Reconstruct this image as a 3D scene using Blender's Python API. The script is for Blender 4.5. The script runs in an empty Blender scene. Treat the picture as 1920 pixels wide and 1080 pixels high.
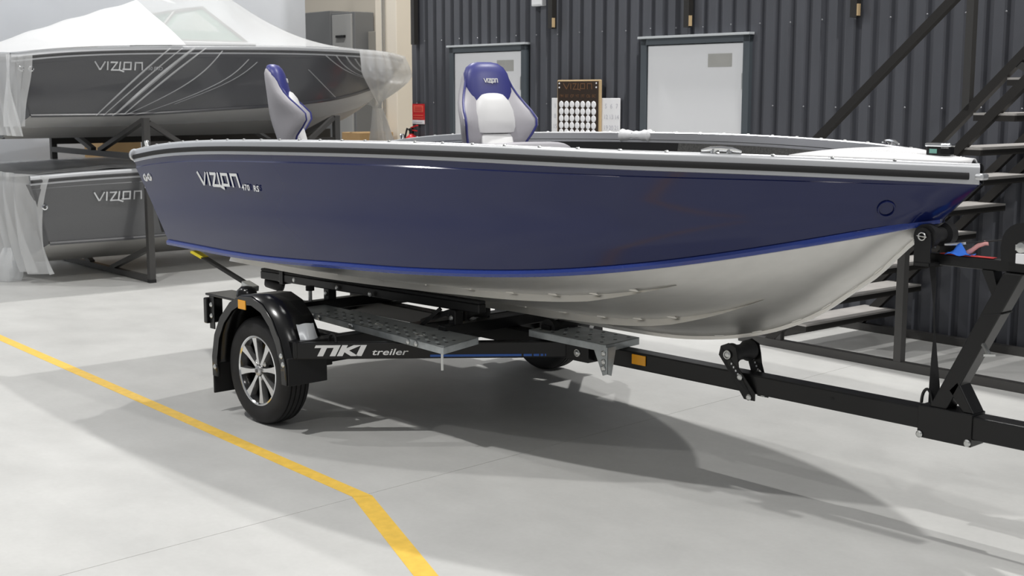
import bpy, bmesh, math, random
from mathutils import Vector, Matrix
random.seed(7)
SC = bpy.context.scene
COL = SC.collection
R = math.radians
V = Vector

# ------------------------------------------------------------------ camera
AZ = R(42.4); HOR = 175.0; FPX = 2450.0
PIT = math.atan((540 - HOR) / FPX)
fw0 = V((-math.cos(AZ), math.sin(AZ), 0)); rt = V((math.sin(AZ), math.cos(AZ), 0)); UP = V((0, 0, 1))
fw = fw0 * math.cos(PIT) - UP * math.sin(PIT); up = UP * math.cos(PIT) + fw0 * math.sin(PIT)
cd = bpy.data.cameras.new('camera'); cam = bpy.data.objects.new('camera', cd); COL.objects.link(cam)
m = Matrix.Identity(4)
for i in range(3):
    m[i][0] = rt[i]; m[i][1] = up[i]; m[i][2] = -fw[i]
m.translation = V((5.61, -4.434, 1.65)); cam.matrix_world = m
cd.sensor_width = 36; cd.lens = FPX / 1920 * 36; cd.clip_end = 200
cd.dof.use_dof = True; cd.dof.focus_distance = 6.3; cd.dof.aperture_fstop = 6.5
SC.camera = cam

# ------------------------------------------------------------------ world and exposure
w = bpy.data.worlds.new('hall_light'); SC.world = w; w.use_nodes = True
bg = w.node_tree.nodes['Background']; bg.inputs[0].default_value = (.97, .985, 1.0, 1); bg.inputs[1].default_value = .26
SC.view_settings.view_transform = 'Standard'; SC.view_settings.look = 'None'
SC.view_settings.exposure = 0.0; SC.view_settings.gamma = 1.0
SC.view_settings.use_curve_mapping = False
LAMPS = [(1.1, 2.9, 8.5, 390, 'high bay lamp over the middle of the dark wall'), (9.4, 1.2, 8.5, 480, 'high bay lamp ahead of the winch post'),
         (-6.25, 3.4, 8.5, 390, 'high bay lamp over the wrapped boats'), (-6.8, -4.5, 8.5, 270, 'high bay lamp over the open floor on the left'),
         (.5, -4.5, 8.5, 360, 'high bay lamp over the open floor beside the trailer'), (8.0, -4.9, 8.5, 130, 'high bay lamp over the open floor behind the camera')]

# ------------------------------------------------------------------ materials
MAT = {}
def mat(name, col, rough=.5, metal=0., spec=.5, coat=0., noise=None, bump=None, emit=None, alpha=None, trans=0.):
    if name in MAT: return MAT[name]
    mt = bpy.data.materials.new(name); mt.use_nodes = True; nt = mt.node_tree; b = nt.nodes['Principled BSDF']
    c = (*col, 1)
    b.inputs['Base Color'].default_value = c; b.inputs['Roughness'].default_value = rough
    b.inputs['Metallic'].default_value = metal; b.inputs['Specular IOR Level'].default_value = spec
    b.inputs['Coat Weight'].default_value = coat; b.inputs['Coat Roughness'].default_value = .04
    b.inputs['Transmission Weight'].default_value = trans
    tc = nt.nodes.new('ShaderNodeTexCoord')
    if noise:                                   # (scale, amount, detail, stretch)
        sc, am, de, st = noise
        mp = nt.nodes.new('ShaderNodeMapping'); mp.inputs['Scale'].default_value = st
        nt.links.new(tc.outputs['Object'], mp.inputs[0])
        nz = nt.nodes.new('ShaderNodeTexNoise'); nz.inputs['Scale'].default_value = sc; nz.inputs['Detail'].default_value = de
        nt.links.new(mp.outputs[0], nz.inputs['Vector'])
        mr = nt.nodes.new('ShaderNodeMapRange'); mr.inputs[1].default_value = .25; mr.inputs[2].default_value = .75
        mr.inputs[3].default_value = 1 - am; mr.inputs[4].default_value = 1 + am
        nt.links.new(nz.outputs['Fac'], mr.inputs[0])
        mx = nt.nodes.new('ShaderNodeMix'); mx.data_type = 'RGBA'; mx.blend_type = 'MULTIPLY'; mx.inputs[0].default_value = 1
        mx.inputs['A'].default_value = c; nt.links.new(mr.outputs[0], mx.inputs['B']); nt.links.new(mx.outputs['Result'], b.inputs['Base Color'])
    if bump:
        sc, stg, dist = bump
        nb = nt.nodes.new('ShaderNodeTexNoise'); nb.inputs['Scale'].default_value = sc; nb.inputs['Detail'].default_value = 3
        nt.links.new(tc.outputs['Object'], nb.inputs['Vector'])
        bp = nt.nodes.new('ShaderNodeBump'); bp.inputs['Strength'].default_value = stg; bp.inputs['Distance'].default_value = dist
        nt.links.new(nb.outputs['Fac'], bp.inputs['Height']); nt.links.new(bp.outputs[0], b.inputs['Normal'])
    if emit:
        b.inputs['Emission Color'].default_value = c; b.inputs['Emission Strength'].default_value = emit
    MAT[name] = mt
    return mt
def s2l(r, g, b):
    f = lambda v: (v / 255 / 12.92) if v <= 10 else ((v / 255 + .055) / 1.055) ** 2.4
    return (f(r), f(g), f(b))

def film_mat(name, base, top, scale, stretch, thr, tl_mix=.45, rot=45):
    """clear wrapping foil: mostly see-through, milky where it creases"""
    if name in MAT: return MAT[name]
    mt = bpy.data.materials.new(name); mt.use_nodes = True; nt = mt.node_tree; b = nt.nodes['Principled BSDF']; out = nt.nodes['Material Output']
    b.inputs['Base Color'].default_value = (.93, .94, .95, 1); b.inputs['Roughness'].default_value = .28; b.inputs['Specular IOR Level'].default_value = .5
    tl = nt.nodes.new('ShaderNodeBsdfTranslucent'); tl.inputs[0].default_value = (.86, .88, .9, 1)
    ad = nt.nodes.new('ShaderNodeMixShader'); ad.inputs[0].default_value = tl_mix
    nt.links.new(b.outputs[0], ad.inputs[1]); nt.links.new(tl.outputs[0], ad.inputs[2])
    tc = nt.nodes.new('ShaderNodeTexCoord'); mp = nt.nodes.new('ShaderNodeMapping'); mp.inputs['Scale'].default_value = stretch
    mp.vector_type = 'TEXTURE'; mp.inputs['Rotation'].default_value = (R(rot), 0, 0)
    nt.links.new(tc.outputs['Object'], mp.inputs[0])
    nz = nt.nodes.new('ShaderNodeTexNoise'); nz.noise_type = 'RIDGED_MULTIFRACTAL'; nz.inputs['Scale'].default_value = scale; nz.inputs['Detail'].default_value = 2
    nz.inputs['Distortion'].default_value = .6
    nt.links.new(mp.outputs[0], nz.inputs['Vector'])
    mr = nt.nodes.new('ShaderNodeMapRange'); mr.inputs[1].default_value = thr; mr.inputs[2].default_value = thr + .35
    mr.inputs[3].default_value = base; mr.inputs[4].default_value = top
    nt.links.new(nz.outputs['Fac'], mr.inputs[0])
    tr = nt.nodes.new('ShaderNodeBsdfTransparent'); mx = nt.nodes.new('ShaderNodeMixShader')
    nt.links.new(mr.outputs[0], mx.inputs[0]); nt.links.new(tr.outputs[0], mx.inputs[1]); nt.links.new(ad.outputs[0], mx.inputs[2])
    nt.links.new(mx.outputs[0], out.inputs[0])
    MAT[name] = mt
    return mt

blue = mat('blue_gloss_paint', (.0066, .0122, .078), .12, 0, .5, 0)
blue_rail = mat('blue_rail_paint', (.016, .042, .25), .2, 0, .5, .3, bump=(90, .5, .003))
alu = mat('brushed_aluminium', (.70, .69, .665), .36, .9, .5, noise=(3, .05, 4, (1, 6, 6)))
alu_w = mat('anodised_gunwale', (.70, .71, .73), .36, .85)
chrome = mat('chrome', (.82, .83, .84), .12, 1)
galv = mat('galvanised_steel', (.44, .47, .48), .42, .35, noise=(14, .22, 5, (1, 1, 1)))
zinc = mat('zinc_bolt', (.66, .67, .66), .3, 1)
blk = mat('black_powder_coat', (.0075, .0075, .008), .36, 0, .4, bump=(300, .15, .001))
blkp = mat('black_gloss_plastic', (.006, .006, .0065), .22, 0, .5)
rub = mat('black_rubber', (.018, .018, .019), .62, 0, .35)
tyre_m = mat('tyre_rubber', (.022, .022, .023), .68, 0, .35, noise=(12, .25, 3, (1, 1, 1)))
rimblk = mat('rim_black', (.006, .006, .007), .18, 0, .5, .6)
white = mat('white_lettering', (.82, .82, .82), .45)
lightblue = mat('stripe_blue', (.025, .12, .48), .4)
orange = mat('amber_reflector', (.95, .42, .015), .25)
yel = mat('yellow_marking_paint', (.90, .585, .10), .5, noise=(22, .10, 6, (1, 1, 1)))
yeltag = mat('yellow_webbing', (.75, .62, .03), .7)
carpet_b = mat('black_liner', (.008, .008, .009), .85)
carpet_g = mat('grey_boat_carpet', (.085, .085, .083), .95, noise=(120, .4, 3, (1, 1, 1)))
deckw = mat('white_deck_plate', (.78, .78, .79), .5)
seat_g = mat('grey_vinyl', (.43, .42, .45), .48)
seat_w = mat('white_vinyl', (.80, .80, .80), .45)
seat_b = mat('blue_vinyl', (.048, .053, .235), .42)
hull_d = mat('dark_grey_hull_paint', (.036, .037, .043), .3, 0, .5, .5)
steel = mat('stair_steel', (.028, .026, .024), .5, .2)
rack_m = mat('rack_steel', (.075, .073, .071), .45, .35)
tread_m = mat('stair_tread_sheet', (.46, .44, .42), .55, noise=(6, .12, 4, (1, 1, 1)))
wall_m = mat('dark_profiled_sheet', (.086, .090, .105), .45, .1, .5, noise=(2.5, .10, 4, (3, 3, .6)))
trim_m = mat('door_trim_grey', (.082, .098, .112), .45, .1)
trim_l = mat('door_trim_edge', (.60, .63, .65), .4, .2)
door_m = mat('white_door', (.77, .78, .80), .5)
plate_m = mat('door_plate', (.40, .40, .38), .6, noise=(9, .06, 2, (1, 1, 1)))
cream = mat('cream_wall_paint', (.76, .70, .60), .8)
panel_m = mat('pale_sandwich_panel', (.60, .63, .68), .55, noise=(1.5, .05, 3, (1, 1, 1)))
cab_m = mat('cabinet_grey', (.23, .235, .24), .5)
cab_l = mat('cabinet_light_grey', (.50, .50, .49), .5)
red = mat('red_enamel', (.62, .025, .03), .35)
redl = mat('sign_red_light', (.75, .14, .09), .5)
wood = mat('pale_plywood', (.55, .40, .22), .6)
brown = mat('dark_brown_print', (.035, .022, .015), .35)
bronze = mat('bronze_print', (.17, .085, .04), .4)
paper = mat('white_board', (.88, .88, .90), .6)
greyp = mat('grey_print', (.55, .55, .60), .6)
card = mat('cardboard', (.50, .33, .16), .85, noise=(5, .08, 3, (1, 1, 1)))
glass_g = mat('windscreen_glass', (.68, .80, .74), .1, 0, .5, trans=.55)
foamw = mat('white_foam', (.83, .84, .86), .6)
clothb = mat('blue_cloth', (.03, .17, .72), .8)
pinkm = mat('pink_webbing', (.66, .32, .31), .75)
redst = mat('red_webbing', (.60, .05, .05), .7)
film_side = film_mat('clear_foil', .06, .75, 1.6, (1.0, 1.5, .16), .62)
film_top = film_mat('milky_foil', .86, .98, 1.2, (1, 1.5, .4), .3, .15)
film_bag = film_mat('bunched_foil', .58, .95, 2.4, (.35, .35, 1.6), .4, .3, 0)
film_low = film_mat('clear_foil_dense', .35, .75, 1.4, (1.0, 1.5, .3), .5, .3)
film_mid = film_mat('thin_milky_foil', .36, .9, 1.3, (1, 1.3, .22), .38, .15, -40)
film_fold = film_mat('foil_fold', .45, .8, 3.0, (.5, .5, .5), .4, .3)

def floor_mat():
    mt = bpy.data.materials.new('polished_concrete'); mt.use_nodes = True; nt = mt.node_tree; b = nt.nodes['Principled BSDF']
    tc = nt.nodes.new('ShaderNodeTexCoord')
    def nz(scale, det, st=(1, 1, 1)):
        mp = nt.nodes.new('ShaderNodeMapping'); mp.inputs['Scale'].default_value = st; nt.links.new(tc.outputs['Object'], mp.inputs[0])
        n = nt.nodes.new('ShaderNodeTexNoise'); n.inputs['Scale'].default_value = scale; n.inputs['Detail'].default_value = det; n.inputs['Roughness'].default_value = .6
        nt.links.new(mp.outputs[0], n.inputs['Vector']); return n.outputs['Fac']
    def rng(o, a, c):
        r_ = nt.nodes.new('ShaderNodeMapRange'); r_.inputs[1].default_value = .3; r_.inputs[2].default_value = .7
        r_.inputs[3].default_value = a; r_.inputs[4].default_value = c; nt.links.new(o, r_.inputs[0]); return r_.outputs[0]
    def mul(a, c):
        x = nt.nodes.new('ShaderNodeMath'); x.operation = 'MULTIPLY'; nt.links.new(a, x.inputs[0]); nt.links.new(c, x.inputs[1]); return x.outputs[0]
    v = mul(mul(rng(nz(.9, 5, (1, 1.8, 1)), .90, 1.05), rng(nz(3.2, 6), .95, 1.035)), rng(nz(45, 3), .98, 1.02))
    mx = nt.nodes.new('ShaderNodeMix'); mx.data_type = 'RGBA'; mx.blend_type = 'MULTIPLY'; mx.inputs[0].default_value = 1
    mx.inputs['A'].default_value = (.56, .56, .545, 1); nt.links.new(v, mx.inputs['B']); nt.links.new(mx.outputs['Result'], b.inputs['Base Color'])
    nt.links.new(rng(nz(2.0, 4), .42, .6), b.inputs['Roughness']); b.inputs['Specular IOR Level'].default_value = .3
    return mt
floor_m = floor_mat()

# ------------------------------------------------------------------ mesh helpers
class MB:
    def __init__(s): s.v = []; s.f = []
    def add(s, vs, fs):
        o = len(s.v); s.v += [V(p) for p in vs]; s.f += [tuple(i + o for i in f) for f in fs]; return s
    def box(s, lo, hi, M=None):
        x0, y0, z0 = lo; x1, y1, z1 = hi
        vs = [V((x, y, z)) for z in (z0, z1) for y in (y0, y1) for x in (x0, x1)]
        if M is not None: vs = [M @ p for p in vs]
        return s.add(vs, [(0, 2, 3, 1), (4, 5, 7, 6), (0, 1, 5, 4), (2, 6, 7, 3), (0, 4, 6, 2), (1, 3, 7, 5)])
    def bar(s, p, q, w, h, upv=(0, 0, 1)):
        p = V(p); q = V(q); d = (q - p).normalized(); u = V(upv); sd = d.cross(u)
        if sd.length < 1e-4: sd = d.cross(V((0, 1, 0)))
        sd.normalize(); u = sd.cross(d).normalized(); vs = []
        for c in (p, q):
            for a, b in ((-1, -1), (1, -1), (1, 1), (-1, 1)): vs.append(c + sd * (a * w / 2) + u * (b * h / 2))
        return s.add(vs, [(0, 1, 2, 3), (7, 6, 5, 4), (0, 4, 5, 1), (1, 5, 6, 2), (2, 6, 7, 3), (3, 7, 4, 0)])
    def tube(s, pts, r, n=8, cap=True):
        pts = [V(p) for p in pts]; rings = []
        prev = None
        for i, p in enumerate(pts):
            d = (pts[min(i + 1, len(pts) - 1)] - pts[max(i - 1, 0)]).normalized()
            if prev is None:
                a = d.orthogonal().normalized()
            else:
                a = (prev - d * prev.dot(d)).normalized()
            prev = a; b = d.cross(a)
            rr = r[i] if isinstance(r, (list, tuple)) else r
            rings.append([p + a * (math.cos(2 * math.pi * k / n) * rr) + b * (math.sin(2 * math.pi * k / n) * rr) for k in range(n)])
        o = len(s.v)
        for g in rings: s.v += g
        for i in range(len(rings) - 1):
            for k in range(n):
                k2 = (k + 1) % n
                s.f.append((o + i * n + k, o + i * n + k2, o + (i + 1) * n + k2, o + (i + 1) * n + k))
        if cap:
            s.f.append(tuple(o + k for k in reversed(range(n)))); s.f.append(tuple(o + (len(rings) - 1) * n + k for k in range(n)))
        return s
    def lathe(s, prof, c, ax, n=32, closed=False):
        """prof: list of (radius, along axis)"""
        c = V(c); ax = V(ax).normalized(); a = ax.orthogonal().normalized(); b = ax.cross(a); o = len(s.v)
        for r_, h in prof:
            for k in range(n):
                t = 2 * math.pi * k / n; s.v.append(c + ax * h + (a * math.cos(t) + b * math.sin(t)) * max(r_, 1e-5))
        m_ = len(prof)
        for i in range(m_ if closed else m_ - 1):
            j = (i + 1) % m_
            for k in range(n):
                k2 = (k + 1) % n; s.f.append((o + i * n + k, o + j * n + k, o + j * n + k2, o + i * n + k2))
        return s
    def prism(s, poly, off):
        """planar polygon (3d points) pushed along off"""
        n = len(poly); off = V(off); vs = [V(p) for p in poly] + [V(p) + off for p in poly]
        return s.add(vs, [tuple(range(n)), tuple(reversed(range(n, 2 * n)))] + [(i, i + n, (i + 1) % n + n, (i + 1) % n) for i in range(n)])
    def grid(s, rows):
        o = len(s.v); n = len(rows[0])
        for r_ in rows: s.v += [V(p) for p in r_]
        for i in range(len(rows) - 1):
            for k in range(n - 1): s.f.append((o + i * n + k, o + i * n + k + 1, o + (i + 1) * n + k + 1, o + (i + 1) * n + k))
        return s
    def mesh(s, name):
        me = bpy.data.meshes.new(name); me.from_pydata([tuple(p) for p in s.v], [], s.f); me.update()
        bm = bmesh.new(); bm.from_mesh(me); bmesh.ops.remove_doubles(bm, verts=bm.verts, dist=1e-6); bmesh.ops.recalc_face_normals(bm, faces=bm.faces); bm.to_mesh(me); bm.free()
        return me
    def build(s, name, material, parent=None, smooth=False, bevel=0., label=None, solid=0., M=None):
        me = s.mesh(name)
        return link(name, me, material, parent, smooth, bevel, label, solid)

def link(name, me, material, parent=None, smooth=False, bevel=0., label=None, solid=0.):
    if len(me.materials) == 0: me.materials.append(material)
    o = bpy.data.objects.new(name, me); COL.objects.link(o)
    if parent is not None: attach(o, parent)
    if smooth:
        for p in me.polygons: p.use_smooth = True
        try: me.set_sharp_from_angle(angle=R(38))
        except Exception: pass
    if solid:
        md = o.modifiers.new('thickness', 'SOLIDIFY'); md.thickness = solid; md.offset = 0
    if bevel:
        md = o.modifiers.new('bevel', 'BEVEL'); md.width = bevel; md.segments = 2; md.limit_method = 'ANGLE'; md.angle_limit = R(50)
    if label: o['label'] = label
    return o
WORLD_OF = {}
def world_of(o):
    mw = Matrix.LocRotScale(o.location, o.rotation_euler, o.scale)
    return world_of(o.parent) @ o.matrix_parent_inverse @ mw if o.parent else mw
def attach(o, parent):
    o.parent = parent; o.matrix_parent_inverse = world_of(parent).inverted()
def thing(name, label, cat, loc=(0, 0, 0), group=None):
    o = bpy.data.objects.new(name, None); COL.objects.link(o); o.location = loc; o.empty_display_size = .1
    return tag(o, label, cat, group)
def tag(o, label, cat, group=None):
    o['label'] = label; o['category'] = cat
    if group: o['group'] = group
    return o
def struct(o, label=None):
    o['kind'] = 'structure'
    if label: o['label'] = label
    return o
def inst(name, me, loc, parent, rot=None):
    o = bpy.data.objects.new(name, me); COL.objects.link(o)
    mw = Matrix.Translation(V(loc)) @ (rot.to_4x4() if rot is not None else Matrix.Identity(4))
    o.matrix_basis = mw
    if parent is not None: attach(o, parent)
    return o

def text_mesh(txt, size, shear=0., bold=0., extrude=.001, space=1., align='LEFT'):
    cu = bpy.data.curves.new('t', 'FONT'); cu.body = txt; cu.size = size; cu.shear = shear; cu.offset = bold; cu.extrude = extrude
    cu.space_character = space; cu.align_x = align; cu.resolution_u = 3
    ob = bpy.data.objects.new('t', cu); COL.objects.link(ob); dg = bpy.context.evaluated_depsgraph_get(); dg.update()
    me = bpy.data.meshes.new_from_object(ob.evaluated_get(dg)); bpy.data.objects.remove(ob); bpy.data.curves.remove(cu)
    return me
def place_flat(me, o, ux, uy, sx=1., sy=1.):
    o = V(o); ux = V(ux).normalized(); uy = V(uy); uy = (uy - ux * uy.dot(ux)).normalized(); nn = ux.cross(uy)
    for v in me.vertices:
        c = v.co.copy(); v.co = o + ux * (c.x * sx) + uy * (c.y * sy) + nn * c.z
    me.update(); return me
def lettering(name, txt, size, o, ux, uy, material, parent, sx=1., sy=1., label=None, **k):
    me = place_flat(text_mesh(txt, size, **k), o, ux, uy, sx, sy); me.name = name
    me.materials.clear()
    return link(name, me, material, parent, label=label)
LOGO = [[(.0, 1), (.30, .02), (.36, .02), (.62, 1)], [(.80, 1), (.80, 0)],
        [(1.02, .98), (1.40, .98), (1.06, -.06), (1.58, -.06), (1.84, -.26)], [(1.60, 1), (1.56, -.02)],
        [(1.86, .02), (1.86, .98), (2.30, .98), (2.30, .04), (1.80, .04)], [(2.58, 0), (2.58, .98), (3.02, .98), (3.05, 0)]]
def logo(name, o, ux, uy, width, height, material, parent, th=.011, surf=None, label=None):
    """angular word mark made of strokes"""
    mb = MB(); o = V(o); ux = V(ux).normalized(); uy = V(uy).normalized(); nn = ux.cross(uy).normalized()
    sx = width / 3.05
    for st in LOGO:
        P = [V((a * sx, b * height)) for a, b in st]
        for i in range(len(P) - 1):
            d = (P[i + 1] - P[i]).normalized(); nrm = V((-d.y, d.x)) * th / 2; e = d * th * .45
            q = [P[i] - e + nrm, P[i] - e - nrm, P[i + 1] + e - nrm, P[i + 1] + e + nrm]
            pts = [o + ux * c.x + uy * c.y + nn * (.0003 * i) for c in q]
            if surf: pts = [surf(p) for p in pts]
            mb.prism(pts, nn * .0025)
    return mb.build(name, material, parent, label=label)

def spline(xk, yk):
    n = len(xk); h = [xk[i + 1] - xk[i] for i in range(n - 1)]
    A = [0.] * n; B = [1.] * n; Cc = [0.] * n; D = [0.] * n
    for i in range(1, n - 1):
        A[i] = h[i - 1]; B[i] = 2 * (h[i - 1] + h[i]); Cc[i] = h[i]; D[i] = 6 * ((yk[i + 1] - yk[i]) / h[i] - (yk[i] - yk[i - 1]) / h[i - 1])
    for i in range(1, n):
        f = A[i] / B[i - 1]; B[i] -= f * Cc[i - 1]; D[i] -= f * D[i - 1]
    M_ = [0.] * n; M_[-1] = D[-1] / B[-1]
    for i in range(n - 2, -1, -1): M_[i] = (D[i] - Cc[i] * M_[i + 1]) / B[i]
    def f(x):
        x = min(max(x, xk[0]), xk[-1]); j = 0
        while j < n - 2 and x > xk[j + 1]: j += 1
        d = x - xk[j]; H = h[j]
        return yk[j] + d * ((yk[j + 1] - yk[j]) / H - H * (2 * M_[j] + M_[j + 1]) / 6) + d * d * M_[j] / 2 + d ** 3 * (M_[j + 1] - M_[j]) / (6 * H)
    return f

# ------------------------------------------------------------------ frames of the place
a_ = R(2.7)
WU = V((math.cos(a_), -math.sin(a_), 0)); WN = V((math.sin(a_), math.cos(a_), 0)); W0 = V((1.067, 3.556, 0))
def wp(u, n, z): return W0 + WU * u + WN * n + UP * z           # along wall, behind wall plane, height
R0 = V((-4.943, .907, 0)); RA = WN; RB = -WU
def rp(a, b, z): return R0 + RA * a + RB * b + UP * z           # rack frame

# ------------------------------------------------------------------ hall
def hall():
    g = .004
    XJ = lambda y: 1.325 - .028 * (y + 1.31)
    # concrete floor slabs either side of the saw cuts, each a part
    fl = struct(MB().box((-30, -22, -.25), (22, 22, -.012)).build('floor', mat('joint_dirt', (.28, .27, .26), .9)), 'light grey polished concrete hall floor with saw-cut joints')
    cuts = [-28, -4.7, 0, 6.0, 12, 21]
    for i in range(len(cuts) - 1):
        for (y0, y1) in ((-21, -7.2), (-7.2, 21)):
            x0, x1 = cuts[i], cuts[i + 1]
            o = lambda x, y: (x + (1.325 if 0 <= abs(x) < 13 else 0) * (1 if x == 0 else 0) - .028 * (y + 1.31), y)
            gx0 = g if i else 0
            p = [o(x0, y0), o(x1, y0), o(x1, y1), o(x0, y1)]
            gg = .0013
            p = [(p[0][0] + gg, p[0][1] + gg), (p[1][0] - gg, p[1][1] + gg), (p[2][0] - gg, p[2][1] - gg), (p[3][0] + gg, p[3][1] - gg)]
            MB().prism([(x, y, -.012) for x, y in p], (0, 0, .012)).build('concrete_slab', floor_m, fl)
    # yellow lane marking: two straight runs meeting at an angle
    for P in ([(-9.0, -.72), (1.36, -1.335), (1.315, -1.405), (-9.0, -.792)], [(1.362, -1.337), (3.4, -2.19), (3.37, -2.265), (1.317, -1.407)]):
        MB().prism([(x, y, .0002) for x, y in P], (0, 0, .0008)).build('painted_line', yel, fl, label='yellow painted floor marking')
    # dark profiled sheet wall
    mb = MB(); per = .1415; u = -6.0; pts = []
    while u < 6.2:
        for du, n in ((0, 0), (.058, 0), (.080, .036), (.119, .036)): pts.append((u + du, n))
        u += per
    rows = [[wp(x, n, z) for x, n in pts] for z in (0, 1.5, 3.0, 5.2)]
    mb.grid(rows)
    wl = mb.build('wall_back', wall_m); struct(wl, 'dark grey vertically ribbed sheet metal wall')
    md = wl.modifiers.new('thickness', 'SOLIDIFY'); md.thickness = .03; md.offset = 0
    MB().prism([wp(-5.98, .06, 0), wp(6.2, .06, 0), wp(6.2, .2, 0), wp(-5.98, .2, 0)], (0, 0, 5.2)).build('wall_core', wall_m, wl)
    sm = MB().lathe([(0, .006), (.004, .005), (.007, .001), (.007, 0)], (0, 0, 0), (0, -1, 0), 8).mesh('screw'); sm.materials.append(mat('painted_screw', (.22, .225, .24), .4, .3))
    k = 0
    for z0 in (1.55, 2.16):
        uu = -5.95
        while uu < 2.0:
            blocked = any(a - .1 < uu < b + .1 for a, b in ((-5.35, -4.2), (-2.75, -1.6))) and z0 < 2.12
            if not blocked and k % 2 == 0: inst('screw', sm, wp(uu + .031, -.016, z0 + (k % 3) * .004), wl)
            uu += per; k += 1
    # doors
    for i, (u0, u1) in enumerate(((-5.262, -4.265), (-2.67, -1.669))):
        d = MB().prism([wp(u0, -.035, .01), wp(u1, -.035, .01), wp(u1, -.035, 2.03), wp(u0, -.035, 2.03)], WN * .04).build('door_%d' % (i + 1), door_m, bevel=.004)
        struct(d, 'plain white door in the dark wall, ' + ('behind the raised boat seat' if i == 0 else 'nearer the staircase'))
        for a, b in ((u0 - .07, u0 - .006), (u1 + .008, u1 + .07)):
            MB().prism([wp(a, -.05, 0), wp(b, -.05, 0), wp(b, -.05, 2.09), wp(a, -.05, 2.09)], WN * .05).build('door_jamb', trim_m, d, bevel=.003)
        MB().prism([wp(u0 - .07, -.05, 2.036), wp(u1 + .07, -.05, 2.036), wp(u1 + .07, -.05, 2.085), wp(u0 - .07, -.05, 2.085)], WN * .05).build('door_head', trim_m, d)
        MB().prism([wp(u0 - .085, -.075, 2.086), wp(u1 + .085, -.075, 2.086), wp(u1 + .085, -.075, 2.104), wp(u0 - .085, -.075, 2.104)], WN * .075).build('drip_edge', trim_l, d, bevel=.002)
        pu = u1 - .35
        MB().prism([wp(pu, -.038, 1.852), wp(pu + .24, -.038, 1.852), wp(pu + .24, -.038, 1.952), wp(pu, -.038, 1.952)], WN * .004).build('door_plate', plate_m, d)
        MB().bar(wp(u1 + .004, -.043, 1.68), wp(u1 + .004, -.043, 1.80), .012, .012).build('hinge', zinc, d)
    # cream back wall, pier, pale panel
    bw = MB().prism([rp(5.6, -3.2, 0), rp(5.6, 22, 0), rp(5.75, 22, 0), rp(5.75, -3.2, 0)], (0, 0, 10)).build('wall_far', cream); struct(bw, 'cream painted wall behind the wrapped boats')
    pr_ = MB().prism([rp(4.3, 2.39, 0), rp(4.3, 2.84, 0), rp(5.6, 2.84, 0), rp(5.6, 2.39, 0)], (0, 0, 6)).build('wall_pier', cream, bevel=.01); struct(pr_, 'cream pier standing beside the end of the dark wall')
    MB().bar(rp(4.27, 2.64, .5), rp(4.27, 2.64, 5.5), .014, .014, RA).build('cable', mat('cable_grey', (.30, .29, .27), .6), pr_)
    MB().bar(rp(4.27, 2.60, .5), rp(4.27, 2.60, 5.5), .010, .010, RA).build('cable', MAT['cable_grey'], pr_)
    pl = MB().prism([rp(-6, 3.2, .0), rp(3.53, 3.2, .0), rp(3.53, 3.32, .0), rp(-6, 3.32, .0)], (0, 0, 6)).build('wall_left', panel_m); struct(pl, 'pale blue-grey flat panel wall behind the wrapped boats')
hall()

# ------------------------------------------------------------------ lamps (out of frame, high under the roof)
def lamps():
    for x, y, z, pw_, lab in LAMPS:
        p = (x, y, z)
        t = thing('high_bay_lamp', lab, 'lamp', p, 'high bay lamps')
        MB().lathe([(.0, .25), (.08, .25), (.10, .12), (.20, .05), (.21, 0), (.19, 0)], p, (0, 0, 1), 24).build('housing', cab_m, t, True)
        MB().lathe([(0, .004), (.185, .004)], p, (0, 0, 1), 24).build('diffuser', mat('lamp_diffuser', (1, .98, .95), .5, emit=20), t)
        ld = bpy.data.lights.new('lamp_light', 'AREA'); ld.shape = 'DISK'; ld.size = .26; ld.energy = pw_; ld.color = (1, .985, .96)
        lo = bpy.data.objects.new('lamp_light', ld); COL.objects.link(lo); lo.location = (x, y, z - .02); attach(lo, t)
lamps()

# ------------------------------------------------------------------ hull lines (metres; stern to bow along X)
SHX = [-1.5, -1.2, -.8, 0, .8, 1.6, 2.2, 2.7, 3.05, 3.266]
fb = spline(SHX, [.919, .944, .967, .994, .982, .919, .765, .489, .205, .014])
fz = spline(SHX, [1.284, 1.319, 1.350, 1.379, 1.395, 1.399, 1.391, 1.380, 1.364, 1.353])
CHX = [-1.323, -.967, -.471, .073, .54, .937, 1.276, 1.569, 1.945, 2.365, 2.726, 3.032, 3.123]
cb = spline(CHX, [.804, .822, .844, .862, .867, .854, .822, .774, .679, .516, .329, .097, .004])
cz = spline(CHX, [.79, .791, .793, .812, .836, .854, .874, .895, .935, 1.004, 1.083, 1.161, 1.187])
KX = [-1.323, 0, 1.0, 1.392, 1.629, 1.854, 2.036, 2.238, 2.375, 2.506, 2.632, 2.752, 2.868, 2.978, 3.06, 3.123]
kz = spline(KX, [.565, .565, .565, .566, .568, .576, .596, .634, .673, .726, .794, .88, .966, 1.073, 1.14, 1.187])
NT = 96
TT = [i / NT for i in range(NT + 1)]
def SX(t): return -1.5 + 4.766 * t
def CX(t): return -1.323 + 4.446 * t
def sheer(t, s, dy=0, dz=0):
    x = SX(t); e = .002
    d = V((1, (fb(x + e) - fb(x - e)) / (2 * e), 0)).normalized() if -1.49 < x < 3.26 else V((1, (fb(SX(min(t, .998))) - fb(SX(min(t, .998)) - .01)) / .01, 0)).normalized()
    n = V((-d.y, d.x, 0))                       # outward for +Y side
    p = V((x, fb(x), fz(x) + dz)) - n * dy
    if p.y < .001: p.y = .001
    return V((p.x, s * p.y, p.z))
def chine(t, s): x = CX(t); return V((x, s * cb(x), cz(x)))
def keel(t): x = CX(t); return V((x, 0, kz(x)))
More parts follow.
